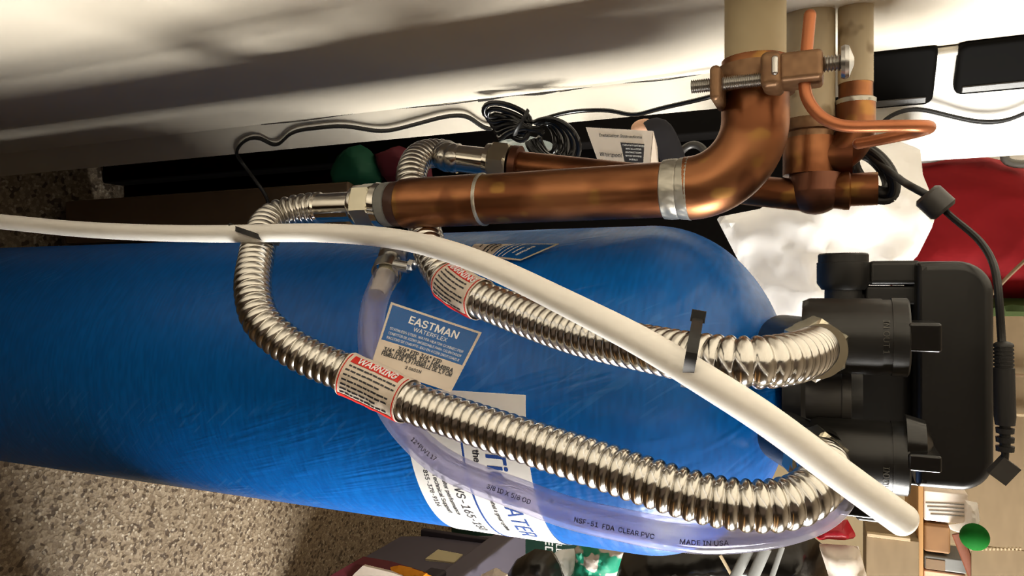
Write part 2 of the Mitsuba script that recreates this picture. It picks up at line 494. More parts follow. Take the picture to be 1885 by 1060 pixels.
def wall_slab():
    up = lambda q: trimesh.convex.convex_hull(np.array([(x, y, z) for x, y in q for z in (0, CEIL_Z)]))
    e = SEAM + PIER_T * 0.044
    a = up([(wall_x(REAR_Y), REAR_Y), (wall_x(REAR_Y) - 0.12, REAR_Y), (wall_x(SEAM_Y), SEAM_Y), (wall_x(SEAM_Y) - 0.12, SEAM_Y)])
    b = up([SEAM[:2], e[:2], (e[0] - 0.01, e[1] + 0.02), (wall_x(SEAM_Y) - 0.12, SEAM_Y), (wall_x(0.3) - 0.12, 0.30)])
    c = up([(-0.44, 0.25), (-0.54, 0.25), (-0.50, BACK_Y), (-0.60, BACK_Y)])
    return cat_(a, b, c)


struct('floor', slab(V(-0.7, REAR_Y - 0.1, -0.1), V(RIGHT_X + 0.1, BACK_Y + 0.1, 0)), 'm_floor', label='speckled brown and tan floor')
struct('ceiling', slab(V(-0.7, REAR_Y - 0.1, CEIL_Z), V(RIGHT_X + 0.1, BACK_Y + 0.1, CEIL_Z + 0.1)), 'm_ceiling')
struct('wall_left', wall_slab(), 'm_wall', label='warm white painted wall beside the pipes')
struct('wall_back', slab(V(-0.7, BACK_Y, 0), V(RIGHT_X + 0.1, BACK_Y + 0.1, CEIL_Z)), 'm_back_wall')
struct('wall_rear', slab(V(-0.7, REAR_Y - 0.1, 0), V(RIGHT_X + 0.1, REAR_Y, CEIL_Z)), 'm_rear_wall')
wr = [slab(V(RIGHT_X, REAR_Y, 0), V(RIGHT_X + 0.1, BACK_Y, WIN_Z[0])), slab(V(RIGHT_X, REAR_Y, WIN_Z[1]), V(RIGHT_X + 0.1, BACK_Y, CEIL_Z)),
      slab(V(RIGHT_X, REAR_Y, WIN_Z[0]), V(RIGHT_X + 0.1, WIN_Y[0], WIN_Z[1])), slab(V(RIGHT_X, WIN_Y[1], WIN_Z[0]), V(RIGHT_X + 0.1, BACK_Y, WIN_Z[1]))]
struct('wall_right', cat_(*wr), 'm_back_wall')
# window: frame, mullion and a frosted daylit pane
wy, wz = WIN_Y, WIN_Z
struct('window_1', cat_(slab(V(RIGHT_X - 0.02, wy[0] - 0.05, wz[0] - 0.05), V(RIGHT_X + 0.1, wy[1] + 0.05, wz[0])), slab(V(RIGHT_X - 0.02, wy[0] - 0.05, wz[1]), V(RIGHT_X + 0.1, wy[1] + 0.05, wz[1] + 0.05)),
                        slab(V(RIGHT_X - 0.02, wy[0] - 0.05, wz[0]), V(RIGHT_X + 0.1, wy[0], wz[1])), slab(V(RIGHT_X - 0.02, wy[1], wz[0]), V(RIGHT_X + 0.1, wy[1] + 0.05, wz[1])),
                        slab(V(RIGHT_X, sum(wy) / 2 - 0.02, wz[0]), V(RIGHT_X + 0.06, sum(wy) / 2 + 0.02, wz[1]))), 'm_white_trim')
x = RIGHT_X + 0.05
pane = sheet([(x, wy[0], wz[0]), (x, wy[0], wz[1]), (x, wy[1], wz[1]), (x, wy[1], wz[0])])
if pane.face_normals[0][0] > 0:
    pane.invert()
scene['window_1__pane'] = mikit.ply(pane, 'm_white_ink', emitter={'type': 'area', 'radiance': rgb(*WIN_RADIANCE)})
# crack of the wall's seam and the raised white edge further up
sy = 0.18


def wall_pt(y, z, off=0.0):
    return V(wall_x(y), y, z) + WALL_N * off


rng = np.random.default_rng(5)
# ---------------------------------------------------------------- tank
SHOULDER, DOME = 1.258, 0.103
prof = [(0.04, 0.05), (0.045, 0.10), (0.06, 0.122), (0.09, 0.127)] + [(z, 0.127) for z in np.linspace(0.12, SHOULDER, 60)]
prof += [(SHOULDER + DOME * math.sin(a), 0.127 * math.cos(a)) for a in np.linspace(0.03, np.pi / 2 * 0.86, 28)]
prof += [(SHOULDER + DOME + 0.004, 0.028), (SHOULDER + DOME + 0.004, 0.001)]
tank = thing('water_tank', 'tall blue fibreglass water tank standing beside the white wall', 'tank')
part(tank, 'body', lathe(prof, V(0, 0, 0), V(0, 0, 1), 160), 'm_tank', smooth=40)
part(tank, 'foot', lathe([(0, 0.001), (0, 0.13), (0.008, 0.134), (0.14, 0.134), (0.15, 0.1285), (0.15, 0.12)], V(0, 0, 0), V(0, 0, 1), 80), 'm_black_soft')


def tmap(phi0, z0, r0=0.1274):
    def fn(x, y, z):
        a = math.radians(phi0) + x / 0.127
        return np.stack([(r0 + z) * np.cos(a), (r0 + z) * np.sin(a), z0 + y], 1)
    return fn


LX, LZ = -93.0, 1.107                      # the label's left edge (degrees) and lower edge
lw, lh = 0.205, 0.094
lab = part(tank, 'label', grid_sheet(0, 0, lw, lh, tmap(LX, LZ), 0.0003, 60, 8), 'm_label_paper', label='white printed paper label')
deg = lambda d: math.radians(d - LX) * 0.127
for big in (flat_text('Tier', 0.0145, deg(-75.8), 0.062, True), flat_text('WATER', 0.0132, deg(-60.5), 0.0665, False), slab(V(0.004, 0.0435, 0), V(lw - 0.004, 0.0450, 0.0003))):
    part(lab, 'print', mapped(big, tmap(LX, LZ, 0.1277)), 'm_navy', smooth=False)
small = (flat_text('the', 0.0048, deg(-74.5), 0.052, True), flat_text('WS-165-150', 0.0072, deg(-60.8), 0.030), flat_text('For water performance', 0.0036, deg(-67.5), 0.022),
             flat_text('For Technical Support', 0.0037, deg(-68), 0.015), flat_text('1-855-378-9116', 0.0037, deg(-68), 0.008), flat_text('it is what a great system', 0.0034, deg(-59), 0.0565))
for m_ in small:
    part(lab, 'print', mapped(m_, tmap(LX, LZ, 0.1277)), 'm_ink', smooth=False)

# ---------------------------------------------------------------- copper pipes
MX, MY = at(1000, 361, 0.5)[0], -0.116
PZ = atY(1390, 150, MY)[2]                 # height of the run into the wall
zu = lambda u, y=MY - 0.0165: atY(u, 360, y)[2]     # heights read off the pipe's near side
ER = 0.040
pipe = thing('copper_pipe', 'thick copper pipe with one elbow that runs up in front of the blue tank', 'pipe')
z0, z1 = zu(721), PZ - ER
part(pipe, 'tube', sweep(np.array([V(MX, MY, z) for z in np.linspace(zu(870), z1, 40)]), 0.0175, 40, caps=False), 'm_copper')
part(pipe, 'coupling', lathe([(0, 0.0150), (0, 0.0172), (0.001, 0.0182), (zu(868) - z0, 0.0182), (zu(870) - z0 + 0.0008, 0.0176)], V(MX, MY, z0), V(0, 0, 1)), 'm_copper', label='copper coupling at the lower end')
a = np.linspace(0, np.pi / 2, 26)
arc = np.array([V(MX - ER + ER * math.cos(t), MY, z1 + ER * math.sin(t)) for t in a])
ep = np.vstack([[V(MX, MY, zu(1262))], arc, [V(MX - ER - 0.035, MY, PZ)]])
er = np.r_[0.0192, np.full(26, 0.0198), 0.0195]
part(pipe, 'elbow', sweep(ep, er, 44, caps=False, ref=V(0, 1, 0)), 'm_copper', label='copper elbow')
bz0, bz1 = zu(1210), zu(1262)
bl = bz1 - bz0
part(pipe, 'solder_band', lathe([(0, 0.0172), (0.001, 0.0186), (bl * .3, 0.0192), (bl * .55, 0.0190), (bl * .6, 0.0186), (bl * .65, 0.0192), (bl, 0.0199), (bl + .001, 0.0190)], V(MX, MY, bz0), V(0, 0, 1)), 'm_solder', label='silvery solder band')
part(pipe, 'solder_ring', lathe([(0, 0.0175), (0.0006, 0.0186), (0.002, 0.0187), (0.0028, 0.0176)], V(MX, MY, zu(867)), V(0, 0, 1)), 'm_solder')
xs = MX - ER - 0.033
part(pipe, 'painted_run', lathe([(0, 0.0178), (xs - wall_x(MY) + 0.002, 0.0178)], V(xs, MY, PZ), V(-1, 0, 0)), 'm_painted_pipe', label='run into the wall with old tan paint over the copper')
part(pipe, 'threaded_end', lathe([(0, 0.0135), (0, 0.0158), (0.001, 0.0166), (zu(718) - zu(702), 0.0170), (zu(722) - zu(702), 0.0165)], V(MX, MY, zu(702)), V(0, 0, 1)), 'm_pipe_dope', label='dark brown threaded end')

# second pipe: from the wall into a tee, a small branch and a long drop
TY = -0.010
TZ = atY(1490, 270, TY)[2]
tx = atY(1490, 292, TY)[0]
pipe2 = thing('copper_pipe', 'stout dull pipe behind the elbowed copper pipe, with a tee', 'pipe')
p2 = V(wall_x(TY), TY, TZ)
x_a = atY(1490, 232, TY)[0]
part(pipe2, 'painted_run', lathe([(-0.002, 0.0172), (x_a - p2[0], 0.0172)], p2, V(1, 0, 0)), 'm_painted_pipe_old', label='run into the wall with worn cream paint')
part(pipe2, 'collar', lathe([(0, 0.012), (0, 0.0185), (0.004, 0.0192), (0.008, 0.0185), (0.009, 0.0165), (0.014, 0.0165), (0.014, 0.012)], V(x_a - 0.004, TY, TZ), V(1, 0, 0)), 'm_bronze', label='bronze collar nut')
x_b, x_c = atY(1490, 256, TY)[0], atY(1490, 322, TY)[0]
br = zu(1575, TY)
part(pipe2, 'tee', cat_(lathe([(0, 0.015), (0, 0.0182), (x_c - x_b, 0.0182), (x_c - x_b, 0.012)], V(x_b, TY, TZ), V(1, 0, 0)),
                        lathe([(0, 0.0135), (0.028, 0.0135), (0.028, 0.011)], V(tx, TY, TZ), V(0, 0, 1))), 'm_copper', label='copper tee')
part(pipe2, 'solder_ring', lathe([(0, 0.0115), (0.0, 0.0146), (0.004, 0.0146), (0.0045, 0.0120)], V(tx, TY, zu(1498, TY)), V(0, 0, 1)), 'm_solder')
x_d = atY(1510, 352, TY)[0]
dome = [(0, 0.0178), (x_d - x_c, 0.0185)] + [(x_d - x_c + 0.0165 * math.sin(t), 0.0185 * math.cos(t)) for t in np.linspace(0.05, 1.5, 12)]
part(pipe2, 'end_cap', lathe(dome, V(x_c, TY, TZ + 0.004), V(1, 0, 0)), 'm_copper_dark', label='dark rounded end of the tee')
part(pipe2, 'stub', lathe([(0, 0.011), (0.017, 0.0135), (0.019, 0.0142), (0.022, 0.0142), (0.023, 0.0115), (0.04, 0.0115), (0.04, 0.002)], V(x_d, TY, TZ + 0.004), V(0, 0, 1)), 'm_copper')
hp0, hp1 = at(948, 303, 0.60), V(x_d + 0.004, TY, TZ + 0.004)
part(pipe2, 'drop', sweep(np.linspace(hp0, hp1, 20), 0.0112, 28), 'm_copper', label='copper drop pipe behind the thick one')
pipe3 = thing('copper_pipe', 'thinner pipe, tan paint above bare copper, rightmost of the pipes into the wall', 'pipe')
E3 = 0.020
a = np.linspace(0, np.pi / 2, 18)
arc = np.array([V(tx - E3 + E3 * math.cos(t), TY, br - E3 + E3 * math.sin(t)) for t in a])
part(pipe3, 'elbow', sweep(np.vstack([[V(tx, TY, zu(1500, TY))], arc, [V(tx - E3 - 0.018, TY, br)]]), 0.0130, 32, caps=False, ref=V(0, 1, 0)), 'm_copper', label='copper elbow joined to the tee')
x_e = atY(1575, 155, TY)[0]
x_f = tx - E3 - 0.016
part(pipe3, 'bare_run', lathe([(0, 0.0112), (x_f - x_e, 0.0112)], V(x_f, TY, br), V(-1, 0, 0)), 'm_copper')
part(pipe3, 'solder_ring', lathe([(0, 0.0132), (0.003, 0.0134), (0.004, 0.0114)], V(x_f, TY, br), V(-1, 0, 0)), 'm_solder')
part(pipe3, 'painted_run', lathe([(0, 0.0115), (x_e - wall_x(TY) + 0.002, 0.0115)], V(x_e, TY, br), V(-1, 0, 0)), 'm_painted_pipe_old', label='tan painted length')

# ---------------------------------------------------------------- corrugated hoses
HR, PITCH_H = 0.0125, 0.0062


def corrugated(pts, n_per=10, sides=44):
    p, s = spline(pts, step=PITCH_H / n_per)
    ph = (s / PITCH_H) % 1.0
    r = HR - 0.0026 * (1 - np.abs(np.sin(np.pi * ph)) ** 0.55)
    return sweep(p, r, sides, caps=False)


def sleeve_map(pts, s0, s1, r, facing):
    """Maps (x along the hose from s0, y round it, z outwards): y = 0 lies on the side that faces the point."""
    p, s = spline(pts, step=0.0008)
    t, A, B = frames(p)

    def fn(x, y, z):
        q = s0 + x
        c = np.stack([np.interp(q, s, p[:, k]) for k in range(3)], 1)
        tt = np.stack([np.interp(q, s, t[:, k]) for k in range(3)], 1)
        tt /= np.linalg.norm(tt, axis=1, keepdims=True)
        w = facing - c
        e = w - tt * (w * tt).sum(1, keepdims=True)
        e /= np.linalg.norm(e, axis=1, keepdims=True)
        f = np.cross(tt, e)
        a = y / r
        return c + (r + z)[:, None] * (np.cos(a)[:, None] * e + np.sin(a)[:, None] * f)
    return fn


def paper_sleeve(hose, pts, s0, s1, seed, flip):
    r = HR + 0.0011
    base = sleeve_map(pts, s0, s1, r, CAM)
    L, half = s1 - s0, np.pi * r * 0.995
    crumple = lambda x, y, z: base(x, y, z + 0.0016 * (meshkit.fbm(np.c_[x * 130, y * 90, 0 * x + seed], 3, seed) - 0.5))
    sl = part(hose, 'paper_sleeve', grid_sheet(0, -half, L, half, crumple, 0.0003, 40, 60), 'm_card_tan', label='white and red paper sleeve wrapped round the hose')
    prn = lambda x, y, z: crumple(x, y, z + 0.0005)
    fl = lambda m: mapped(m, prn, 0.004)
    rg = np.random.default_rng(seed)
    y_up = -flip          # which way is up in the picture
    def band(x0, x1, yc, h):
        return slab(V(x0, yc - h / 2, 0), V(x1, yc + h / 2, 0.0002))
    red = [band(0.004, L - 0.005, -0.0105, 0.0062), band(0.002, L - 0.002, 0.0175, 0.0040), slab(V(0.0012, -0.014, 0), V(0.0018, 0.02, 0.0002)), slab(V(L - 0.0018, -0.014, 0), V(L - 0.0012, 0.02, 0.0002))]
    for m_ in red:
        part(sl, 'print', fl(m_), 'm_red_ink', smooth=False)
    tx_ = flat_text('WARNING', 0.0046, L / 2, -0.0023, True, 'c')
    tx_.vertices[:, 1] *= 1
    w = mapped(trimesh.Trimesh(np.c_[tx_.vertices[:, 0], -tx_.vertices[:, 1] - 0.0105, tx_.vertices[:, 2] + 0.0003], tx_.faces[:, ::-1], process=False), prn, 0.004)
    part(sl, 'print', w, 'm_white_ink', smooth=False)
    lines = []
    for k in range(7):
        xx = 0.004 + (k == 0) * 0.001
        yc = -0.0050 + 0.0030 * k
        while xx < L - 0.006 - (0.008 * (k % 3 == 2)):
            wd = rg.uniform(0.0015, 0.0055)
            lines.append(band(xx, min(xx + wd, L - 0.004), yc, 0.0010))
            xx += wd + 0.0008
    part(sl, 'print', fl(cat_(*lines)), 'm_ink', smooth=False)


hose = thing('corrugated_hose', 'corrugated stainless hose in front of the tank, tied to the white tube at its bend', 'hose')
nz = zu(674) - zu(637)
nutz = (zu(637) + zu(674)) / 2
part(hose, 'washer', lathe([(0, 0.012), (0, 0.0158), (0.001, 0.0164), (zu(702) - zu(684) - 0.001, 0.0166), (zu(702) - zu(684), 0.0150)], V(MX, MY, zu(684)), V(0, 0, 1)), 'm_rubber_grey', label='grey washer')
part(hose, 'flange', lathe([(0, 0.011), (0, 0.0160), (0.001, 0.0168), (zu(684) - zu(672), 0.0162)], V(MX, MY, zu(672)), V(0, 0, 1)), 'm_chrome')
part(hose, 'hex_nut', hexnut(V(MX, MY, nutz), V(0, 0, 1), 0.0305, nz, 0.010, 0.3), 'm_nut', smooth=20, label='hexagonal union nut below the copper pipe')
part(hose, 'flange', lathe([(0, 0.010), (0, 0.0150), (0.002, 0.0160), (0.004, 0.0160), (0.0045, 0.011)], V(MX, MY, zu(632)), V(0, 0, 1)), 'm_chrome')
cz0, cz1 = zu(560), zu(636)
part(hose, 'smooth_collar', lathe([(0, 0.0105), (0, 0.0125), (0.0015, 0.0126), (0.003, 0.0113), (cz1 - cz0, 0.0113)], V(MX, MY, cz0), V(0, 0, 1)), 'm_chrome', label='smooth shiny collar')
start = V(MX, MY, cz0 + 0.002)
front_pts = [start, start - V(0, 0, 0.010), at(507, 399, .577), at(481, 432, .555), at(470, 483, .525), at(465, 524, .505), at(469, 558, .493), at(482, 592, .484), at(504, 615, .479), at(550, 648, .474), at(632, 684, .467), at(692, 711, .460), at(758, 741, .448),
             at(835, 768, .432), at(911, 793, .415), at(1000, 822, .398), at(1080, 848, .384), at(1150, 872, .373), at(1216, 894, .364), at(1313, 921, .354), at(1410, 931, .347), at(1468, 920, .349), at(1508, 890, .358), at(1519, 862, .374), at(1508, 846, .397)]
part(hose, 'corrugated_tube', corrugated(front_pts), 'm_steel', smooth=True)
part(hose, 'hex_nut', hexnut(at(1500, 842, .425), FW + V(-0.15, 0, 0.05), 0.031, 0.016, 0.009, 0.2), 'm_nut', smooth=20, label='hexagonal nut at the lower valve port')


def arc_at(pts, u, v):
    p, s = spline(pts, step=0.001)
    d = p - CAM
    z = d @ FW
    q = np.c_[942.5 + FPX * (d @ RT) / z - u, 530 + FPX * d[:, 0] / z - v]
    return s[np.argmin((q * q).sum(1))]


paper_sleeve(hose, front_pts, arc_at(front_pts, 632, 702), arc_at(front_pts, 748, 750), 3, 1)

hose2 = thing('corrugated_hose', 'corrugated stainless hose that loops behind the thick copper pipe and up to the valve', 'hose')
d2 = (hp0 - hp1) / np.linalg.norm(hp0 - hp1)
part(hose2, 'washer', lathe([(0, 0.010), (0, 0.0155), (0.006, 0.0155), (0.007, 0.010)], hp0 - d2 * 0.004, d2), 'm_copper_dark')
nc = hp0 + d2 * 0.012
part(hose2, 'hex_nut', hexnut(nc, d2, 0.0305, 0.016, 0.010), 'm_nut', smooth=20, label='union nut half hidden behind the copper pipe')
part(hose2, 'flange', lathe([(0, 0.010), (0, 0.0155), (0.004, 0.0150), (0.005, 0.011)], hp0 + d2 * 0.020, d2), 'm_chrome')
part(hose2, 'smooth_collar', lathe([(0, 0.0113), (0.027, 0.0113), (0.028, 0.0125), (0.030, 0.0120)], hp0 + d2 * 0.022, d2), 'm_chrome', label='smooth shiny collar')
s2 = hp0 + d2 * 0.051
rear_pts = [s2, s2 + d2 * 0.008, at(818, 283, .645), at(785, 284, .630), at(763, 302, .610), at(757, 332, .592), at(765, 372, .577), at(781, 418, .556), at(793, 465, .532), at(814, 505, .510), at(853, 536, .491),
            at(925, 567, .468), at(1000, 595, .444), at(1100, 624, .410), at(1200, 643, .378), at(1300, 661, .352), at(1390, 667, .341), at(1455, 660, .350), at(1490, 648, .372), at(1500, 642, .397)]
part(hose2, 'corrugated_tube', corrugated(rear_pts), 'm_steel', smooth=True)
part(hose2, 'hex_nut', hexnut(at(1499, 642, .418), FW + V(-0.1, 0, 0.0), 0.0315, 0.016, 0.009, 0.1), 'm_nut', smooth=20, label='hexagonal nut at the upper valve port')
paper_sleeve(hose2, rear_pts, arc_at(rear_pts, 818, 525), arc_at(rear_pts, 880, 565), 11, 1)

# ---------------------------------------------------------------- hang tags of the hoses


def hang_tag(name, label, corners, back, seed):
    """A printed card; corners: top-left, top-right, bottom-right, bottom-left as (u, v, depth), the top to the picture's top."""
    P = [at(*c) for c in corners]
    W, H = 0.5 * (np.linalg.norm(P[1] - P[0]) + np.linalg.norm(P[2] - P[3])), 0.5 * (np.linalg.norm(P[3] - P[0]) + np.linalg.norm(P[2] - P[1]))
    nrm = np.cross(P[1] - P[0], P[3] - P[0])
    nrm /= np.linalg.norm(nrm)
    if nrm @ (CAM - P[0]) < 0:
        nrm = -nrm

    def fn(x, y, z):                     # x to the right, y downwards, in metres
        a, b = (x / W)[:, None], (y / H)[:, None]
        q = (1 - b) * ((1 - a) * P[0] + a * P[1]) + b * ((1 - a) * P[3] + a * P[2])
        return q + nrm * (z[:, None] + 0.004 * np.sin(np.pi * a) * b)
    down = lambda m: trimesh.Trimesh(m.vertices * V(1, -1, 1), m.faces[:, ::-1], process=False)
    def up(s, h, x, y, b=False):
        m = flat_text(s, h, 0, 0, b, 'c')
        k_ = min(1.0, 0.84 * W / np.ptp(m.vertices[:, 0]))
        return down(trimesh.Trimesh(m.vertices * V(k_, 1, 1) + V(x, -y, 0), m.faces, process=False))
    key = thing(name, label, 'tag')
    lip = 0.0015
    part(key, 'card', grid_sheet(0, 0, W, H, fn, 0.0004, 16, 16), 'm_card_tan', smooth=True)
    hb = 0.57 * H
    lift = lambda x, y, z: fn(x, y, z + 0.0005)
    part(key, 'blue_panel', grid_sheet(lip, lip, W - lip, hb, lift, 0.0001, 14, 8), 'm_card_blue', smooth=True, label='blue printed upper half')
    lift2 = lambda x, y, z: fn(x, y, z + 0.0007)
    k = W / 0.060
    wt = [up('EASTMAN', 0.0050 * k, W * .52, H * .22, True), up('WATERFLEX', 0.0028 * k, W * .52, H * .315), up('STAINLESS STEEL WATER HEATER CONNECTOR', 0.0017 * k, W * .5, H * .395),
          up('CONECTOR DE ACERO INOXIDABLE PARA CALENTADOR', 0.0017 * k, W * .5, H * .465), up('RACCORD DE CHAUFFE-EAU EN ACIER INOXYDABLE', 0.0017 * k, W * .5, H * .535)]
    part(key, 'print', mapped(cat_(*wt), lift2, 0.006), 'm_white_ink', smooth=False)
    bt = [up('3/4" FIP 3/4" FIP', 0.0027 * k, W * .5, H * .655, True), up('3/4" HEMBRA 3/4" HEMBRA', 0.0027 * k, W * .5, H * .72, True), up('FEMELLE DE 1,9 / FEMELLE DE 1,9 CM', 0.0026 * k, W * .5, H * .785, True), up('2 0601N', 0.0020 * k, W * .5, H * .88)]
    part(key, 'print', mapped(cat_(*bt), lift2, 0.006), 'm_ink', smooth=False)


hang_tag('product_tag', 'blue and white printed card hanging from the front hose', [(720, 556, .490), (887, 612, .482), (830, 722, .470), (682, 676, .478)], None, 1)

td = lambda u, v: (on_tank(u, v, 0.1305) - CAM) @ FW
hang_tag('product_tag', 'printed card of the rear hose lying flat on the tank near the thick copper pipe', [(u, v, td(u, v)) for u, v in ((1030, 449), (958, 480), (864, 470), (884, 450))], None, 2)

# ---------------------------------------------------------------- control valve with its bypass
VY = -0.050
valve = thing('control_valve', 'black plastic control valve head on top of the blue tank', 'valve')
zc = lambda u, y: atY(u, 700, y)[2]
xv = lambda v, u, y: atY(u, v, y)[0]
q0, q1 = V(xv(480, 1760, VY), VY, zc(1686, VY)), V(xv(905, 1760, VY), VY, zc(1832, VY))
w, h = q1[0] - q0[0], q1[2] - q0[2]
shape = rrect(0, 0, w, h, 0.003).intersection(rrect(0, -0.05, w, h, 0.020, 8))
part(valve, 'cover', prism(shape, q0 + V(0, 0.150, 0), V(1, 0, 0), V(0, 0, 1), V(0, -1, 0), 0.150, 0.006), 'm_black_plastic', label='rounded black cover')
lipp = rrect(-0.001, -0.004, w + 0.007, h - 0.002, 0.003).intersection(rrect(-0.001, -0.05, w + 0.007, h - 0.002, 0.020, 8))
part(valve, 'cover_base', prism(lipp, q0 + V(0, 0.150, 0), V(1, 0, 0), V(0, 0, 1), V(0, -1, 0), 0.118, 0.004), 'm_black_gloss', label='glossy rear half of the cover')
b0, b1 = V(xv(525, 1630, VY), VY + 0.02, zc(1540, VY)), V(xv(880, 1630, VY), VY + 0.11, zc(1690, VY))
part(valve, 'body', rbox(b0, b1, 0.008), 'm_black_soft')
part(valve, 'neck', lathe([(0, 0.04), (0, 0.052), (0.012, 0.054), (0.016, 0.05), (0.03, 0.05), (0.05, 0.045), (0.05, 0.02)], V(0, 0, SHOULDER + DOME - 0.004), V(0, 0, 1), 48), 'm_black_plastic')
# drain elbow with its nut, on the wall's side
DY = -0.035
dx = xv(483, 1552, DY)
zz = zc(1552, DY)
part(valve, 'drain_nut', lathe([(0, 0.006), (0, 0.0150), (0.001, 0.0158), (0.006, 0.0158), (0.0062, 0.0166), (0.020, 0.0166), (0.0245, 0.0135), (0.0245, 0.004)], V(dx - 0.006, DY, zz), V(1, 0, 0)), 'm_black_plastic', label='round black drain nut')
part(valve, 'drain_spout', lathe([(0, 0.0115), (0.05, 0.0125)], V(dx + 0.012, DY, zz), V(1, 0, 0)), 'm_black_soft')
part(valve, 'arm', rbox(V(xv(480, 1640, DY), DY - 0.004, zc(1598, DY)), V(xv(524, 1640, DY), DY + 0.03, zc(1695, DY)), 0.003), 'm_black_plastic')
part(valve, 'arm', rbox(V(xv(526, 1640, DY), DY - 0.002, zc(1592, DY)), V(xv(560, 1640, DY), DY + 0.04, zc(1688, DY)), 0.002), 'm_black_soft')

BY = -0.100
for k, (v0, v1, kn0, kn1) in enumerate(((546, 692, 594, 648), (770, 905, 782, 868))):
    bp = valve
    cx = xv((v0 + v1) / 2, 1590, BY)
    rad = (xv(v1, 1590, BY - 0.02) - xv(v0, 1590, BY - 0.02)) / 2
    za, zb = zc(1478 + 14 * k, BY), zc(1658, BY)
    part(bp, 'port_body', lathe([(0, 0.002), (0, rad * .92), (0.004, rad), (zb - za - 0.010, rad), (zb - za - 0.010, rad * .97), (zb - za - 0.005, rad * .97), (zb - za - 0.005, rad * 1.02), (zb - za + 0.003, rad * 1.02), (zb - za + 0.004, rad * .97), (zb - za + 0.004, 0.002)], V(cx, BY, za), V(0, 0, 1), 48), 'm_black_plastic', label=('upper' if k == 0 else 'lower') + ' port body')
    kz = zb + 0.002
    kx0, kx1 = xv(kn0, 1700, BY - 0.02), xv(kn1, 1700, BY - 0.02)
    if k == 0:
        part(bp, 'knob', rbox(V(kx0, BY - 0.022, kz), V(kx1, BY + 0.02, kz + 0.0165), 0.0018), 'm_black_gloss', label='square black knob')
    else:
        part(bp, 'knob', cat_(rbox(V(kx0 + 0.016, BY - 0.022, kz), V(kx1, BY + 0.02, kz + 0.0165), 0.0018), lathe([(0, 0.002), (0, 0.016), (0.010, 0.013), (0.014, 0.002)], V(kx0 + 0.013, BY - 0.004, kz), V(0, 0, 1))), 'm_black_gloss', label='rounded black knob')
    # socket of the hose on the side that faces the camera
    q = at(1512 if k == 0 else 1512, 640 if k == 0 else 842, .425)
    part(bp, 'port_socket', lathe([(0, 0.0150), (0.004, 0.0168), (0.06, 0.0168)], q, FW), 'm_black_plastic')
    tp = at(1622, (v0 + v1) / 2, .1)
    fz = zc(1622, BY)
    for t in range(3):
        an = -90 + (-22, 0, 18)[t] if k == 0 else -90 + (10, 26, 40)[t]
        def cyl(x_, y_, z_, an=an, cx=cx, rad=rad, fz=fz):
            a_ = math.radians(an) + x_ / rad
            return np.stack([cx + (rad + z_) * np.cos(a_), BY + (rad + z_) * np.sin(a_), fz + y_], 1)
        part(bp, 'embossed_mark', mapped(flat_text(('IN', 'OUT', '1')[t], 0.0032, 0, 0, False, 'c', 0.0004), cyl), 'm_emboss', smooth=False)
UY = -0.085
ux = (xv(690, 1530, UY) + xv(772, 1530, UY)) / 2
part(valve, 'union_nut', lathe([(0, 0.004), (0, 0.0135), (0.004, 0.0148), (0.020, 0.0148), (0.0205, 0.0160), (0.0255, 0.0160), (0.0258, 0.013), (0.0258, 0.004)], V(ux, UY, zc(1484, UY)), V(0, 0, 1)), 'm_dark_grey', label='dark grey union nut between the ports')
part(valve, 'lower_lever', rbox(at(1535, 897, .47), at(1535, 897, .47) + V(0.018, 0.02, 0.030), 0.003), 'm_black_gloss')
part(valve, 'lower_lever', rbox(at(1575, 918, .50), at(1575, 918, .50) + V(0.015, 0.03, 0.024), 0.003), 'm_black_soft')

# ---------------------------------------------------------------- white tube with its ties
wp = [(-60, 405, .640), (0, 408, .625), (90, 417, .612), (180, 424, .590), (300, 429, .562), (440, 430, .530), (600, 429, .496), (700, 436, .470), (800, 455, .433), (900, 490, .397), (1000, 537, .365), (1100, 587, .330),
      (1200, 640, .306), (1300, 701, .291), (1400, 765, .286), (1500, 838, .286), (1600, 912, .285), (1662, 957, .286)]
pp, _ = spline([at(*q) for q in wp], step=0.004)
rr = np.full(len(pp), 0.0064)
e1 = (pp[-1] - pp[-2]) / np.linalg.norm(pp[-1] - pp[-2])
aa = np.linspace(0.2, 1.5, 7)
pp2, rr2 = np.vstack([pp, [pp[-1] + e1 * 0.0035 * math.sin(t) for t in aa]]), np.r_[rr, [0.0064 - 0.0035 * (1 - math.cos(t)) for t in aa]]
single('white_tube', sweep(pp2, rr2, 28), 'm_white_tube', 'white plastic tube slanting across the whole picture in front of the hoses', 'tube')


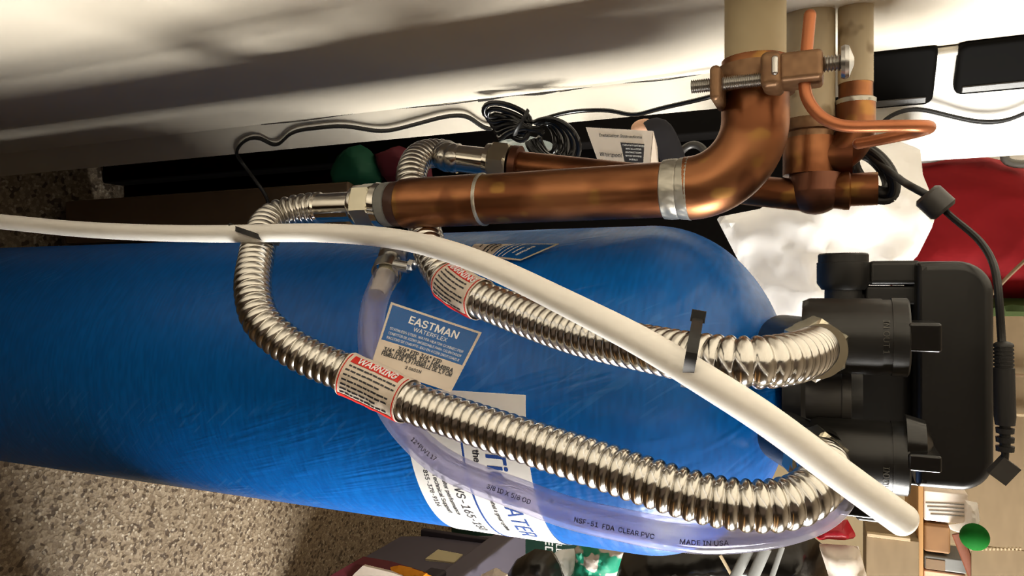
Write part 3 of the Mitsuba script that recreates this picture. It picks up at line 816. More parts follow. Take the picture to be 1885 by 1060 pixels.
def loop_tie(c, ex, ey, en, rx, ry, w, head_ang, key, tail=0.012):
    a = np.linspace(0, 2 * np.pi, 49)
    p = np.array([c + ex * rx * math.cos(t) + ey * ry * math.sin(t) for t in a])
    n = np.array([ex * math.cos(t) / rx + ey * math.sin(t) / ry for t in a])
    n /= np.linalg.norm(n, axis=1, keepdims=True)
    rings = np.stack([p + en * w / 2, p + en * w / 2 + n * 0.0012, p - en * w / 2 + n * 0.0012, p - en * w / 2], 1)
    v = rings.reshape(-1, 3)
    i, j = np.meshgrid(np.arange(48), np.arange(4), indexing='ij')
    q = np.stack([i * 4 + j, i * 4 + (j + 1) % 4, (i + 1) * 4 + (j + 1) % 4, (i + 1) * 4 + j], -1).reshape(-1, 4)
    part(key, 'strap', trimesh.Trimesh(v, np.vstack([q[:, [0, 1, 2]], q[:, [0, 2, 3]]]), process=False), 'm_black_soft', smooth=30)
    h = c + ex * rx * math.cos(head_ang) + ey * ry * math.sin(head_ang)
    nn = ex * math.cos(head_ang) / rx + ey * math.sin(head_ang) / ry
    nn /= np.linalg.norm(nn)
    tt = np.cross(nn, en)
    m = trimesh.creation.box(extents=[1, 1, 1])
    part(key, 'head', trimesh.Trimesh(h + m.vertices[:, :1] * nn * 0.005 + nn * 0.002 + m.vertices[:, 1:2] * tt * 0.006 + m.vertices[:, 2:] * en * (w + 0.0016), m.faces, process=False), 'm_black_soft', smooth=False)


tie = thing('cable_tie', 'black cable tie binding the white tube to the rear hose near the valve', 'cable tie')
tdir = at(1300, 701, .303) - at(1200, 640, .318)
c1, c2 = at(1284, 590, .330), at(1263, 708, .330)
cc, ey = (c1 + c2) / 2, c2 - c1
ry = np.linalg.norm(ey) / 2
ey /= np.linalg.norm(ey)
vw = (cc - CAM) / np.linalg.norm(cc - CAM)
ey -= vw * (ey @ vw)
ey /= np.linalg.norm(ey)
en = np.cross(vw, ey)
loop_tie(cc, -vw, ey, en, 0.048, ry, 0.0044, -np.pi * 0.40, tie)
tie = thing('cable_tie', 'black cable tie binding the white tube to the lower bend of the front hose', 'cable tie')
c1, c2 = at(434, 421, .545), at(510, 447, .545)
cc, ey = (c1 + c2) / 2, c2 - c1
ry = np.linalg.norm(ey) / 2
vw = (cc - CAM) / np.linalg.norm(cc - CAM)
ey -= vw * (ey @ vw)
ey /= np.linalg.norm(ey)
loop_tie(cc, -vw, ey, np.cross(vw, ey), 0.032, ry, 0.0036, -np.pi * 0.44, tie)

# ---------------------------------------------------------------- clear vinyl tube with barb and clamp
cp = [(722, 470, .556), (714, 497, .545), (702, 525, .532), (689, 560, .520), (683, 600, .512), (684, 645, .506), (693, 690, .503), (715, 745, .490), (760, 805, .466), (800, 841, .455), (850, 870, .445), (900, 890, .438), (950, 908, .431), (1000, 927, .425), (1050, 944, .420), (1150, 967, .411),
      (1216, 980, .405), (1300, 988, .400), (1400, 981, .400), (1470, 965, .405), (1515, 945, .415), (1545, 915, .43)]
ck = thing('clear_tube', 'clear lavender vinyl tube curving along the blue tank under the front hose', 'tube')
cpts, cs_ = spline([at(*q) for q in cp], step=0.004)
k0 = 6
part(ck, 'outer_wall', sweep(cpts[k0:], 0.0090, 32, caps=False), 'm_vinyl', smooth=True)
part(ck, 'inner_wall', sweep(cpts[k0:], 0.0060, 28, caps=False), 'm_vinyl', smooth=True)
bar = thing('barb_fitting', 'pale barb fitting at the upper end of the clear tube', 'fitting')
part(bar, 'barb', sweep(cpts[3:12], [0.0062, 0.0072, 0.0062, 0.0072, 0.0062, 0.0072, 0.0062, 0.0070, 0.0058], 24), 'm_brass_insert')
part(bar, 'body', lathe([(0, 0.004), (0, 0.0105), (0.02, 0.0105), (0.021, 0.0075), (0.03, 0.0075)], cpts[2] - (cpts[4] - cpts[2]) / np.linalg.norm(cpts[4] - cpts[2]) * 0.026, cpts[4] - cpts[2]), 'm_zinc')
cl = thing('hose_clamp', 'small silver worm drive clamp on the clear tube end', 'clamp')
ax = (cpts[6] - cpts[3]) / np.linalg.norm(cpts[6] - cpts[3])
cc = cpts[4]
part(cl, 'band', lathe([(0, 0.0100), (0, 0.0112), (0.009, 0.0112), (0.009, 0.0100)], cc - ax * 0.0045, ax), 'm_zinc')
sc = at(745, 488, .528)
sa = V(0.15, 0, 1)
part(cl, 'screw', cat_(hexnut(sc + V(0, 0, 0.006), sa, 0.0075, 0.004), lathe([(0, 0.001), (0, 0.0042), (0.012, 0.0042), (0.012, 0.001)], sc - V(0, 0, 0.008), sa)), 'm_zinc', smooth=20)
part(cl, 'tail', cable([at(728, 500, .525), at(733, 512, .520), at(730, 522, .522), at(724, 530, .528)], 0.0030, 8, 0.002, 0.15), 'm_zinc')
# printing along the clear tube
sm = sleeve_map([at(*q) for q in cp], 0, 0, 0.0091, CAM)
tt = []
for u, v, y, s in ((764, 822, .002, '12*PUV1 17'), (900, 912, .003, '3/8 ID X 5/8 OD'), (1060, 960, .004, 'NSF-51  FDA  CLEAR PVC'), (1250, 988, .0045, 'MADE IN USA')):
    m = flat_text(s, 0.0026, arc_at([at(*q) for q in cp], u, v), -y, False)
    m = trimesh.Trimesh(m.vertices * V(1, -1, 1), m.faces[:, ::-1], process=False)
    tt.append(mapped(m, sm, 0.004))
part(ck, 'print', cat_(*tt), 'm_vinyl_ink', smooth=False)

# ---------------------------------------------------------------- ground clamp and bare wire
gc = thing('ground_clamp', 'corroded bronze ground clamp bolted round the painted end of the thick copper pipe', 'clamp')
GX = atY(1390, 150, MY)[0]
gy = MY - 0.021
left = zc(1316, MY)
def pz(u):
    return atY(u, 150, MY - 0.02)[2]


def px(v):
    return atY(1390, v, MY - 0.02)[0]


half = cat_(lathe([(0, 0.0182), (0, 0.0225), (0.016, 0.0225), (0.016, 0.0182)], V(GX - 0.008, MY, PZ), V(1, 0, 0)))
part(gc, 'ring', half, 'm_bronze')
part(gc, 'ear', rbox(V(px(126), MY - 0.038, pz(1314)), V(px(190), MY - 0.004, pz(1334)), 0.003), 'm_bronze', label='lower ear')
part(gc, 'ear', rbox(V(px(112), MY - 0.038, pz(1404)), V(px(176), MY - 0.002, pz(1442)), 0.004), 'm_bronze', label='upper ear')
part(gc, 'lug', rbox(V(px(116), MY - 0.036, pz(1436)), V(px(168), MY - 0.010, pz(1516)), 0.003), 'm_bronze', label='lug that holds the wire')
za, zb = pz(1279), pz(1412)
thr = [(s, 0.0036 + 0.0004 * math.cos(2 * np.pi * s / 0.0012)) for s in np.arange(0, zb - za, 0.0002)]
part(gc, 'bolt', lathe([(0, 0.001)] + thr, V(px(156), MY - 0.030, za), V(0, 0, 1), 18), 'm_zinc', label='threaded silver bolt')
za = pz(1512)
part(gc, 'set_screw', cat_(lathe([(0, 0.001)] + [(s, 0.0040 + 0.0006 * math.cos(2 * np.pi * s / 0.0018)) for s in np.arange(0, 0.011, 0.0003)], V(px(136), MY - 0.024, za), V(0, 0, 1), 18),
                           lathe([(0, 0.002), (0, 0.0085), (0.002, 0.0092), (0.004, 0.0085), (0.0065, 0.002)], V(px(136), MY - 0.024, za + 0.010), V(0, 0, 1))), 'm_zinc', label='silver set screw')
part(gc, 'screw_head', rbox(V(px(123), MY - 0.0395, pz(1424)), V(px(158), MY - 0.034, pz(1437)), 0.002), 'm_zinc')
wy_ = MY - 0.026
gw = [atY(1491, 28, wy_), atY(1487, 70, wy_), atY(1483, 115, wy_), atY(1481, 150, wy_), atY(1484, 175, wy_), atY(1495, 197, wy_), atY(1515, 217, wy_), atY(1545, 230, wy_), atY(1590, 233, wy_), atY(1640, 232, wy_), atY(1690, 232, wy_),
      atY(1709, 233, wy_ + 0.006), atY(1706, 237, wy_ + 0.016), atY(1690, 242, wy_ + 0.024), atY(1650, 251, wy_ + 0.03), atY(1615, 258, wy_ + 0.034), atY(1580, 264, wy_ + 0.038)]
single('ground_wire', cable(gw, 0.0033, 16, 0.002, rounded=True), 'm_copper_wire', 'bare orange copper wire through the ground clamp, bent to the right', 'wire')

# ---------------------------------------------------------------- cords
pc = thing('power_cord', 'black power cord running up the white wall, coiled and tied midway', 'cord')
wc = [(492, 392), (489, 360), (472, 335), (446, 300), (437, 275), (450, 260), (484, 257), (500, 265), (530, 250), (580, 236), (640, 233), (700, 241), (745, 234), (790, 222), (835, 213), (862, 216), (882, 229), (905, 237)]
part(pc, 'lower_length', cable([on_pier(u, v, 0.006) if i > 3 else atY(u, v, 0.27 - 0.012 * i) for i, (u, v) in enumerate(wc)], 0.0030, 12, 0.004, 0.7), 'm_black_soft')
CY = 0.155
c0 = atY(950, 225, CY)
bl_ = []
rg = np.random.default_rng(4)
for k in range(5):     # flattened loops of the bundle
    u0, v0 = 900 + 6 * k, 198 + 9 * k
    q = [atY(975, 228, CY), atY(930, v0 - 6 + 3 * k, CY - 0.012 + 0.004 * k), atY(u0 - 8, v0, CY - 0.018 + 0.007 * k), atY(u0 - 6, v0 + 14, CY - 0.01 + 0.005 * k), atY(930, v0 + 14, CY - 0.004), atY(965, 232 + k, CY - 0.008), atY(1000, 236 + 3 * k, CY)]
    bl_.append(cable(q, 0.0030, 10, 0.004))
part(pc, 'bundle', cat_(*bl_), 'm_black_gloss', label='flat bundle of folded loops')
lo_ = []
for k in range(5):
    cu, cv, ru, rv = 1020 - 3 * k, 262 - 2 * k, 46 - 8 * k, 42 - 4 * k
    q = [atY(cu + ru * math.cos(t) * (1 if math.cos(t) > 0 else 1.1), cv + rv * math.sin(t) + 10 * math.cos(t), CY - 0.02 + 0.006 * k + 0.006 * math.sin(2 * t + k)) for t in np.linspace(-2.4, 2.9, 16)]
    lo_.append(cable(q, 0.0028, 10, 0.004))
part(pc, 'coil', cat_(*lo_), 'm_black_gloss', label='round hanging loops')
part(pc, 'upper_length', cable([atY(975, 226, CY), atY(1000, 219, CY), atY(1040, 208, CY + 0.01), atY(1090, 203, CY + 0.02), atY(1130, 205, CY + 0.02), atY(1165, 211, CY + 0.02), atY(1200, 204, CY + 0.015), atY(1240, 194, CY + 0.01), atY(1300, 180, CY), atY(1370, 165, CY), atY(1440, 170, CY + 0.01), atY(1520, 190, CY + 0.02)], 0.0030, 12, 0.004, 0.7), 'm_black_gloss')
tp = [atY(962, 224 + 0 * k, CY - 0.004) for k in range(1)][0]
part(pc, 'twist_tie', cable([atY(972, 203, CY - 0.024), atY(966, 215, CY - 0.028), atY(955, 232, CY - 0.030), atY(948, 248, CY - 0.022)], 0.0028, 10, 0.003, 0.5), 'm_black_soft')

ac = thing('adapter_cord', 'thin black cord coiled by the white bag, running over the valve cover', 'cord')
AY = 0.03
rgc = []
m_ = V(math.cos(math.radians(50)), math.sin(math.radians(50)))
for k in range(5):
    Ru, Rv = 62 - 6 * k, 36 - 5.0 * k
    q = []
    for t in np.linspace(0, 2 * np.pi, 25):
        a_, b_ = Ru * math.cos(t), Rv * math.sin(t)
        q.append(atY(1603 + a_ * m_[0] - b_ * m_[1], 318 + a_ * m_[1] + b_ * m_[0], AY + 0.012 * math.sin(k * 1.3) * math.sin(t)))
    rgc.append(cable(q, 0.0026, 10, 0.003))
part(ac, 'coil', cat_(*rgc), 'm_black_soft', label='oval coil')
FY = -0.02
fpts = [atY(1590, 270, AY), atY(1615, 298, AY - 0.01), atY(1650, 325, AY - 0.02), atY(1688, 349, FY), atY(1705, 358, FY)]
part(ac, 'lead', cable(fpts, 0.0026, 10, 0.003), 'm_black_soft')
fd = atY(1742, 390, FY) - atY(1706, 357, FY)
fl = np.linalg.norm(fd)
part(ac, 'ferrite', lathe([(0, 0.003), (0, 0.0075), (0.002, 0.0095), (fl - 0.002, 0.0095), (fl, 0.0075), (fl, 0.003)], atY(1704, 356, FY), fd), 'm_dark_grey', label='ferrite lump')
SY = -0.075
lead2 = [atY(1740, 388, FY), atY(1765, 410, FY - 0.01), atY(1800, 440, FY - 0.025), atY(1824, 475, SY + 0.015), atY(1836, 520, SY), atY(1841, 580, SY), atY(1845, 640, SY)]
part(ac, 'lead', cable(lead2, 0.0022, 10, 0.003), 'm_black_soft')
s0_, s1_ = atY(1847, 628, SY), atY(1850, 782, SY)
sd = s1_ - s0_
sl_ = np.linalg.norm(sd)
pr = [(0, 0.002), (0.001, 0.0045)]
for s in np.arange(0.002, sl_ * 0.30, 0.0022):
    pr += [(s, 0.0052), (s + 0.0012, 0.0052), (s + 0.0014, 0.0046), (s + 0.0021, 0.0046)]
pr += [(sl_ * .32, 0.0054), (sl_ * .9, 0.0056), (sl_, 0.0050), (sl_, 0.0026)]
part(ac, 'strain_relief', lathe(pr, s0_, sd, 24), 'm_black_soft', label='ribbed strain relief')
e0, e1 = s1_, atY(1850, 832, SY)
ed = e1 - e0
el = np.linalg.norm(ed)
pr = [(0, 0.002)]
for k in range(3):
    b = el * k / 3
    pr += [(b + .0002, 0.0028), (b + el * .10, 0.0028), (b + el * .11, 0.0048), (b + el * .30, 0.0046), (b + el * .31, 0.0028)]
pr += [(el, 0.0025), (el, 0.001)]
part(ac, 'ridges', lathe(pr, e0, ed, 20), 'm_black_soft')
part(ac, 'lead', cable([e1 - ed * .1, e1 + ed * .2, atY(1847, 856, SY)], 0.0020, 8, 0.003), 'm_black_soft')
o = atY(1847, 865, SY)
dq = V(math.cos(0.6), 0, math.sin(0.6))
m = trimesh.creation.box(extents=[0.0125, 0.009, 0.0105])
m.apply_transform(trimesh.transformations.rotation_matrix(0.65, [0, 1, 0]))
m.apply_translation(o)
part(ac, 'clip', m, 'm_dark_grey', smooth=False, label='grey plastic clip at the end')

bw = thing('thin_wire', 'pair of thin black wires looping over the white board below the black blocks', 'wire')
for dv in (0, 3):
    pts = [on_pier(*q) for q in ((1622, 228 + dv, 0.02), (1648, 208 + dv, 0.02), (1680, 200 + dv, 0.018), (1720, 205 + dv, 0.016), (1770, 217 + dv, 0.014), (1830, 223 + dv, 0.014), (1860, 218 + dv * .6, 0.014), (1890, 206 + dv * .4, 0.014), (1940, 190, 0.014))]
    part(bw, 'strand', cable(pts, 0.0014, 8, 0.004), 'm_black_soft')

# ---------------------------------------------------------------- on the wall
zp = on_pier(1560, 150)[2]
panel = single('white_board', prism(rrect(0.004, 0, 0.130, CEIL_Z - zp - 0.02, 0.002), V(SEAM[0], SEAM[1], zp), PIER_T, V(0, 0, 1), PIER_N, 0.006, 0.002), 'm_white_trim', 'upright white board behind the pipes, carrying two black blocks', 'board')


def wall_block(label, u0, u1, v0, v1, th):
    um, vm = (u0 + u1) / 2, (v0 + v1) / 2
    a, b = on_pier(um, v0, 0.006 + th) - SEAM, on_pier(um, v1, 0.006 + th) - SEAM
    z0_, z1_ = on_pier(u0, vm, 0.006 + th)[2], on_pier(u1, vm, 0.006 + th)[2]
    s_0, s_1 = a @ PIER_T, b @ PIER_T
    o = SEAM + PIER_T * s_0 + PIER_N * 0.0055 + V(0, 0, z0_)
    L, H = s_1 - s_0, z1_ - z0_
    key = thing('wall_block', label, 'block')
    part(key, 'case', prism(rrect(0, 0, L, H, 0.008, 5), o, PIER_T, V(0, 0, 1), PIER_N, th, 0.004), 'm_block')
    part(key, 'side_strip', prism(rrect(L - 0.011, 0.006, L - 0.004, H - 0.006, 0.001), o + PIER_N * (th - 0.001), PIER_T, V(0, 0, 1), PIER_N, 0.0022, 0.0008), 'm_dark_grey')


wall_block('black block on the white board right behind the thinner pipe', 1560, 1722, 96, 201, 0.008)
wall_block('black block on the white board at the upper right corner of the picture', 1762, 1925, 76, 171, 0.010)
seg = np.array([SEAM + V(0.0015 + 0.0008 * math.sin(z * 40), 0, z) + PIER_N * 0.0045 for z in np.linspace(zp, CEIL_Z - 0.01, 60)])
struct('trim_1', sweep(seg, 0.0045, 14, caps=True), 'm_white_trim', True, 'raised white edge beside the black blocks')
for k, (ua, ub, r) in enumerate(((480, 880, 0.0006), (880, 1030, 0.0014), (1030, 1320, 0.0006))):
    q = [SEAM + PIER_N * 0.0004 + V(0.0012 * math.sin(9 * t + k), 0, on_pier(ua + (ub - ua) * t, 524 - 0.112 * (ua + (ub - ua) * t + 2170))[2]) for t in np.linspace(0, 1, 14)]
    part('wall_left', 'crack', sweep(spline(q, step=0.01)[0], r, 6), 'm_dark_grey')

# ---------------------------------------------------------------- the clutter behind the pipes, by the wall
CBY = 0.51
cab = thing('cabinet', 'dark cabinet standing against the white wall in deep shade behind the tank', 'cabinet')
cx0 = -0.40
part(cab, 'carcass', rbox(V(-0.43, CBY + 0.02, 0.0), V(-0.02, CBY + 0.5, 1.40), 0.004), 'm_cabinet')
part(cab, 'post', rbox(V(cx0, CBY - 0.03, 0.0), V(cx0 + 0.105, CBY + 0.018, 1.50), 0.004), 'm_cabinet')
single('cardboard_box', boxpx(120, 352, 640, 440, 0.37, 0.09, 0.003), 'm_card_dark', 'dim brown cardboard box on the floor behind the corrugated hose bend', 'box', smooth=False)
single('small_box', boxpx(140, 393, 178, 420, 0.42, 0.05, 0.003), 'm_card_dark', 'small dim grey box on the floor above the white tube', 'box', smooth=False)
single('green_bag', pillow([(640, 282), (664, 266), (682, 276), (702, 308), (700, 335), (672, 352), (628, 356), (622, 318)], 0.41, 0.04, 2, 0.02, 0.004), 'm_green_bag', 'dark green bag above the union nut of the front hose', 'bag')
single('maroon_bag', pillow([(696, 282), (735, 268), (790, 290), (800, 345), (720, 345), (704, 310)], 0.43, 0.035, 3, 0.02, 0.004), 'm_maroon', 'dark maroon bag in the shade behind the hose loop', 'bag')
single('plastic_bundle', pillow([(918, 282), (935, 258), (975, 250), (1015, 262), (1045, 300), (1060, 360), (960, 360), (915, 330)], 0.33, 0.045, 4, 0.03, 0.012, 60, 0.006, 0.5), 'm_clear_wrap', 'bundle wrapped in pale shiny plastic under the coiled power cord', 'bundle')
# booklet: text reads along the picture
BKY = 0.22
bk = thing('instruction_booklet', 'folded white instruction booklet standing behind the thick copper pipe', 'booklet')
bq = [(1078, 234), (1202, 241), (1192, 345), (1118, 345)]
part(bk, 'cover', quadbox(bq, BKY, 0.003), 'm_paper', smooth=False)
part(bk, 'side_page', trimesh.convex.convex_hull(np.vstack([[atY(u, v, BKY) for u, v in ((1203, 242), (1193, 345))], [atY(1196, 300, BKY + 0.03) + V(0, 0, .01), atY(1216, 345, BKY + 0.03)], atY(1210, 270, BKY + 0.03)])), 'm_card_tan', smooth=False)
eu = atY(1170, 290, BKY) - atY(1150, 288.8, BKY)
eu /= np.linalg.norm(eu)
ev = V(-1, 0, 0)
on_ = V(0, -1, 0)
bt = [text('Installation Instructions', 0.0032, atY(1142, 253, BKY) + on_ * .0004, eu, ev, on_, anchor='c'), text('Whirlpool', 0.0042, atY(1104, 287, BKY) + on_ * .0004, eu, ev, on_),
      quadbox([(1142, 262), (1186, 265), (1184, 299), (1150, 299)], BKY - 0.0004, 0.0003)]
part(bk, 'print', cat_(*bt), 'm_ink', smooth=False)
bt = []
for k, s in enumerate(('TABLE DES MATIERES', 'INSTALLATION', 'INSTRUCTIONS', 'WATER SYSTEM', 'MODELS')):
    bt.append(text(s, 0.0017, atY(1166, 269.5 + 6.4 * k, BKY - 0.0004) + on_ * .0005, eu, ev, on_, True, anchor='c'))
part(bk, 'print', cat_(*bt), 'm_white_ink', smooth=False)
single('tan_knob', trimesh.creation.icosphere(subdivisions=3, radius=0.012).apply_transform(np.diag([0.9, 1, 1.3, 1])).apply_translation(atY(1186, 236, 0.27)), 'm_skin_pink', 'small tan knob peeking over the top of the booklet', 'knob', smooth=True)
p, _ = spline([atY(u, v, 0.26) for u, v in ((1195, 244), (1212, 240), (1224, 256), (1236, 285), (1248, 330))], step=0.004)
single('grey_strap', sweep(p, 0.014, 16, 0.35, ref=V(0, 1, 0)), 'm_grey_strap', 'dark grey strap bent over beside the booklet', 'strap')
p, _ = spline([atY(u, v, 0.30) for u, v in ((1245, 300), (1258, 275), (1278, 266), (1294, 274), (1298, 305), (1296, 340))], step=0.004)
single('grey_ring', sweep(p, 0.0045, 12), 'm_dark_grey', 'dull grey hoop in the dark gap left of the copper elbow', 'ring')

single('white_bag', pillow([(1318, 400), (1400, 384), (1470, 330), (1560, 290), (1602, 264), (1650, 258), (1694, 274), (1699, 322), (1722, 378), (1719, 412), (1690, 470), (1640, 520), (1600, 600), (1440, 620), (1380, 520)], 0.235, 0.05, 9, 0.07, 0.042, 20, 0.006, 1.0), 'm_bag_white', 'crumpled white plastic bag glowing behind the blue dome and valve', 'bag')
rb = thing('red_bag', 'red cloth bag hanging at the right edge behind the valve cover', 'bag')
part(rb, 'cloth', pillow([(1640, 300), (1720, 288), (1800, 286), (1850, 296), (1940, 330), (1940, 552), (1640, 545)], 0.52, 0.06, 12, 0.06, 0.012, 12, 0.01, 0.5), 'm_red_cloth')
part(rb, 'hem', pillow([(1690, 548), (1940, 549), (1940, 582), (1690, 582)], 0.50, 0.05, 13, 0.02, 0.006, 12, 0.008), 'm_olive', label='olive green hem')
part(rb, 'seam', cable([atY(1820, 548, 0.452), atY(1850, 515, 0.449), atY(1900, 468, 0.45)], 0.0022, 8), 'm_card_dark')
rod = thing('grey_rod', 'dull grey rod with a bent end over the red bag', 'rod')
part(rod, 'bar', cable([atY(1660, 287, 0.47), atY(1780, 276, 0.47), atY(1835, 274, 0.47), atY(1848, 280, 0.47), atY(1850, 292, 0.47), atY(1862, 300, 0.47), atY(1890, 302, 0.47)], 0.0050, 12), 'm_rubber_grey')
part(rod, 'pad', lathe([(0, 0.002), (0.001, 0.007), (0.028, 0.009), (0.034, 0.006), (0.034, 0.002)], atY(1786, 275, 0.465), atY(1845, 274, 0.465) - atY(1786, 275, 0.465), 20), 'm_dark_grey')

# ---------------------------------------------------------------- the far side of the room
TX = 0.78
tote = thing('storage_tote', 'grey plastic storage tote on the speckled floor right of the tank', 'tote')
def tp_(y, z, dx=0.0):
    return V(TX + dx, y, z)


ty0, ty1 = 0.98, 1.76
ztop = atX(965, 988, TX + 0.0)[2]
tl = trimesh.convex.convex_hull(np.array([V(TX + 0.01, ty0, 0), V(TX + 0.01, ty1 - 0.13, 0), V(TX + 0.42, ty0, 0), V(TX + 0.42, ty1 - 0.13, 0), V(TX, ty0, ztop - 0.05), V(TX, ty1, ztop - 0.05), V(TX + 0.46, ty0, ztop - 0.05), V(TX + 0.46, ty1, ztop - 0.05)]))
part(tote, 'body', tl, 'm_tote', smooth=False)
part(tote, 'lid_rim', rbox(V(TX - 0.03, ty0 - 0.02, ztop - 0.075), V(TX + 0.48, ty1 + 0.03, ztop), 0.010), 'm_tote', label='broad rim')
part(tote, 'rib', rbox(V(TX - 0.012, ty1 - 0.10, 0.06), V(TX + 0.03, ty1 - 0.075, ztop - 0.08), 0.004), 'm_tote_dark')
part(tote, 'handle', rbox(V(TX - 0.045, 1.20, ztop - 0.10), V(TX + 0.0, 1.30, ztop - 0.045), 0.008), 'm_tote_dark', label='dark handle')
lq = [atX(u, v, TX - 0.002) for u, v in ((783, 1028), (806, 1011), (852, 1020), (836, 1035))]
part(tote, 'sticker', trimesh.convex.convex_hull(np.vstack([lq, np.array(lq) + V(0.012, 0, 0)])), 'm_label_cream', smooth=False, label='cream sticker')

single('maroon_box', cat_(quadbox([(600, 1064), (648, 1036), (700, 1045), (760, 1064)], 1.0, 0.05)), 'm_maroon', 'maroon and cream box corner at the bottom edge below the tote', 'box', smooth=False)
scene['maroon_box__panel'] = mikit.ply(quadbox([(652, 1056), (668, 1041), (722, 1054), (770, 1070), (640, 1070)], 0.99, 0.01), 'm_paper', smooth=False)
single('orange_cloth', pillow([(700, 1052), (716, 1044), (735, 1040), (760, 1046), (800, 1062), (700, 1064)], 1.02, 0.03, 21, 0.02, 0.012, 60, 0.006), 'm_orange', 'bright orange cloth draped at the foot of the grey tote', 'cloth')
gcb = boxpx(968, 985, 1100, 1030, 2.0, 0.2, 0.003).bounds
single('green_carton', rbox(V(gcb[0][0], gcb[0][1], 0), gcb[1], 0.003), 'm_pine_green', 'dark green carton with white letters right of the tote', 'carton', smooth=False)
eu, ev, on_ = V(1, 0, 0), V(0, 0, 1), V(0, -1, 0)
o1, o2 = atY(1004, 991, 2.0), atY(1024, 993, 2.0)
part('green_carton', 'print', text('ED', 0.030, o1 + on_ * .001, eu, ev, on_, True), 'm_white_ink', smooth=False)
part('green_carton', 'print', text('ILL', 0.022, o2 + on_ * .001, eu, ev, on_, True), 'm_white_ink', smooth=False)
single('black_trash_bag', pillow([(932, 1060), (950, 1030), (985, 1010), (1015, 1015), (1030, 1040), (1040, 1075), (940, 1075)], 1.5, 0.08, 22, 0.06, 0.02, 18, 0.01, 0.6), 'm_trash_bag', 'shiny black bag slumped beside the grey tote', 'bag')
single('crumpled_paper', pillow([(885, 1058), (912, 1045), (936, 1058), (930, 1075), (885, 1075)], 1.38, 0.03, 23, 0.02, 0.02, 40, 0.008, 0.8), 'm_paper', 'crumpled white paper at the bottom edge below the tote rim', 'paper')
single('white_carrier_bag', pillow([(1012, 1025), (1028, 1012), (1070, 1008), (1090, 1030), (1070, 1056), (1040, 1070), (1010, 1050)], 1.62, 0.05, 24, 0.03, 0.03, 30, 0.008, 0.9), 'm_bag_white', 'white carrier bag between the black bag and the teal patterned bag', 'bag')
single('patterned_bag', pillow([(1060, 1000), (1100, 990), (1160, 1004), (1150, 1040), (1125, 1075), (1050, 1075), (1060, 1035)], 1.58, 0.06, 25, 0.05, 0.03, 30, 0.008, 0.9), 'm_teal', 'teal and cream patterned bag below the tank edge', 'bag')
big = thing('black_bag', 'big glossy black bag with grey straps below the clear tube', 'bag')
part(big, 'sack', pillow([(1130, 1075), (1150, 1010), (1200, 985), (1320, 980), (1420, 985), (1480, 975), (1512, 1000), (1530, 1075)], 1.35, 0.12, 26, 0.10, 0.03, 10, 0.012, 0.7), 'm_trash_bag')
for k, (ua, va, ub, vb, r, mm) in enumerate(((1326, 1022, 1350, 1064, .004, 'm_card_edge'), (1352, 1064, 1378, 1012, .012, 'm_rubber_grey'), (1385, 1064, 1410, 1008, .013, 'm_rubber_grey'), (1420, 1064, 1440, 1006, .006, 'm_rubber_grey'))):
    part(big, 'strap', sweep(np.linspace(atY(ua, va, 1.20 - .01 * k), atY(ub, vb, 1.20 - .01 * k), 6), r, 12, 0.4, ref=V(0, 1, 0)), mm)
single('red_package', pillow([(1500, 985), (1510, 960), (1560, 956), (1576, 985), (1570, 992), (1505, 992)], 1.27, 0.04, 27, 0.03, 0.01, 30, 0.008), 'm_red_plastic', 'shiny red package above the cardboard boxes by the valve', 'package')
single('pale_sack', pillow([(1506, 1000), (1580, 1005), (1600, 1075), (1530, 1075)], 1.25, 0.05, 28, 0.03, 0.008, 20, 0.01), 'm_paper', 'pale paper sack standing right of the big black bag', 'sack')
cb = thing('cardboard_box', 'brown cardboard box with a torn rim under the wooden shelf board', 'box')
part(cb, 'side', boxpx(1594, 990, 1692, 1090, 1.3, 0.2, 0.003), 'm_card_brown', smooth=False)
part(cb, 'rim', boxpx(1596, 986, 1676, 992, 1.285, 0.015, 0.001), 'm_card_edge', smooth=False, label='pale corrugated rim')
sh = thing('shelf', 'wooden shelf board seen on edge, right of the white tube end', 'shelf')
part(sh, 'board', boxpx(1690, 880, 1700, 1200, 1.32, 0.35, 0.002), 'm_wood', smooth=False)
SHY = 1.36
pk = thing('paper_packet', 'white printed paper packet on the shelf below the valve cover', 'packet')
part(pk, 'wrap', boxpx(1701, 905, 1782, 962, SHY, 0.12, 0.004), 'm_paper', smooth=False)
lines = [quadbox([(1704 + 3 * k, 925 + 7 * k), (1775, 928 + 7 * k), (1775, 929.5 + 7 * k), (1704 + 3 * k, 926.5 + 7 * k)], SHY - 0.002, 0.002) for k in range(4)]
part(pk, 'print', cat_(*lines), 'm_rubber_grey', smooth=False)
single('paper_bag', pillow([(1776, 920), (1800, 925), (1804, 960), (1780, 985), (1750, 975), (1745, 966), (1776, 962)], SHY, 0.03, 31, 0.02, 0.012, 40, 0.006, 0.8), 'm_bag_white', 'crumpled clear bag between the white packet and the green ball', 'bag')
single('kraft_parcel', boxpx(1701, 966, 1750, 1018, SHY, 0.12, 0.006), 'm_kraft', 'brown paper parcel on the shelf under the white packet', 'parcel', smooth=False)
tin = thing('printed_tin', 'small grey printed tin on the shelf left of the leaning stick', 'tin')
part(tin, 'side', boxpx(1702, 1026, 1780, 1052, SHY, 0.1, 0.004), 'm_rubber_grey', smooth=False)
part(tin, 'band', boxpx(1704, 1030, 1740, 1049, SHY - 0.002, 0.004, 0.001), 'm_card_dark', smooth=False)
single('pink_box', boxpx(1701, 1054, 1778, 1100, SHY, 0.1, 0.003), 'm_skin_pink', 'pinkish box at the bottom edge below the printed tin', 'box', smooth=False)
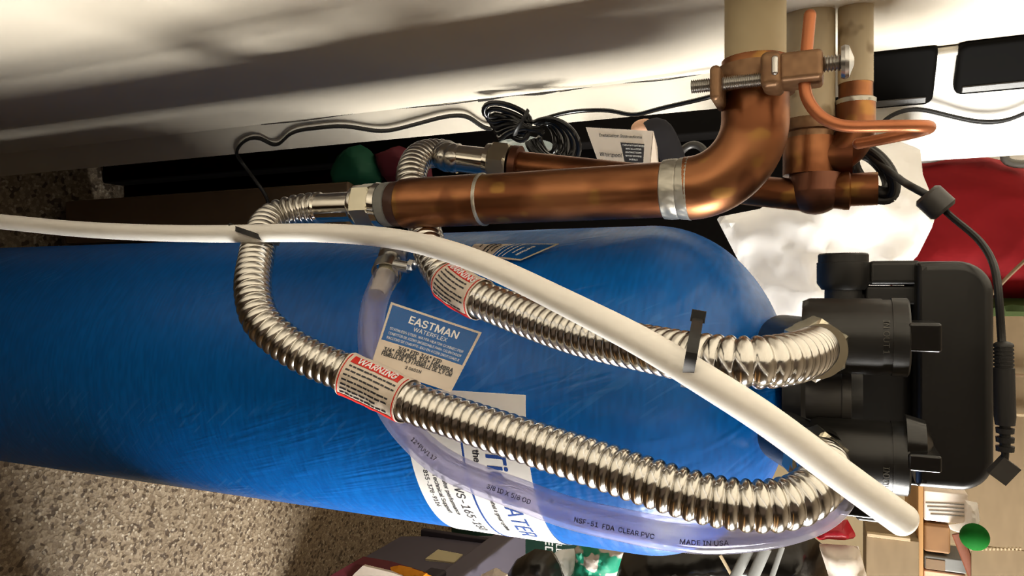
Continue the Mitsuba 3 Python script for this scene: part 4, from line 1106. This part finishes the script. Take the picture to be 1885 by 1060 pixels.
single('leaning_stick', sweep(np.linspace(atY(1762, 982, SHY - 0.05), atY(1800, 1080, SHY - 0.05), 6), 0.011, 10, 0.5, ref=V(0, 1, 0)), 'm_wood_red', 'reddish brown stick leaning under the green ball', 'stick')

single('green_ball', trimesh.creation.icosphere(subdivisions=4, radius=0.0285).apply_translation(atY(1794, 988, SHY - 0.07)), 'm_green_lid', 'round green ball on the shelf near the right edge', 'ball', smooth=True)
cb = thing('cardboard_box', 'large open cardboard box at the right edge with a pale corrugated rim', 'box')
part(cb, 'flap', boxpx(1788, 1012, 1950, 1200, 1.30, 0.006, 0.001), 'm_card_brown', smooth=False)
n_t = 14
for k in range(n_t):
    part(cb, 'rim_tooth', boxpx(1786 + 7.0 * k, 1008.5, 1789.5 + 7.0 * k, 1013, 1.292, 0.008, 0.0008), 'm_card_edge', smooth=False)
part(cb, 'back_panel', boxpx(1700, 575, 1960, 1010, 1.62, 0.01, 0.001), 'm_card_brown', smooth=False)
part(cb, 'fold', boxpx(1855, 690, 1960, 695, 1.60, 0.01, 0.001), 'm_card_dark', smooth=False)
part(cb, 'fold', boxpx(1850, 763, 1960, 768, 1.60, 0.01, 0.001), 'm_card_edge', smooth=False)

# work bench just outside the picture, between the window and the lower part of the tank
bench = thing('work_bench', 'wooden work bench outside the picture between window and tank', 'bench')
BX0, BX1, BY0, BY1, BZ = 0.62, 1.20, -1.30, 0.42, 1.10
part(bench, 'top', rbox(V(BX0 - 0.03, BY0, BZ - 0.04), V(BX1, BY1, BZ), 0.004), 'm_wood')
part(bench, 'front_board', rbox(V(BX0, BY0 + 0.02, 0.0), V(BX0 + 0.02, BY1 - 0.02, BZ - 0.04), 0.002), 'm_card_dark')
for x_ in (BX0 + 0.05, BX1 - 0.07):
    for y_ in (BY0 + 0.05, BY1 - 0.1):
        part(bench, 'leg', rbox(V(x_, y_, 0), V(x_ + 0.06, y_ + 0.06, BZ - 0.04), 0.004), 'm_wood')

# dark cupboard behind the photographer, along the same wall
cup = thing('cupboard', 'tall dark brown cupboard outside the picture behind the camera', 'cupboard')
CU0, CU1 = V(-0.05, -2.1, 0.0), V(0.30, -0.95, 2.2)
part(cup, 'carcass', rbox(CU0, CU1 - V(0.02, 0, 0), 0.004), 'm_rear_wall')
for y_ in (-2.08, -1.51):
    part(cup, 'door', rbox(V(CU1[0] - 0.02, y_, 0.08), V(CU1[0], y_ + 0.55, 2.16), 0.004), 'm_rear_wall')

# round brine tank behind the blue tank, out of the camera's sight
brine = thing('brine_tank', 'black round brine tank hidden behind the blue tank', 'tank')
part(brine, 'body', lathe([(0, 0.001), (0, 0.150), (0.01, 0.155), (0.90, 0.155)], V(0.032, 0.36, 0), V(0, 0, 1), 48), 'm_black_soft')
part(brine, 'lid', lathe([(0.88, 0.157), (0.905, 0.160), (0.93, 0.155), (0.945, 0.12), (0.95, 0.001)], V(0.032, 0.36, 0), V(0, 0, 1), 48), 'm_black_soft')
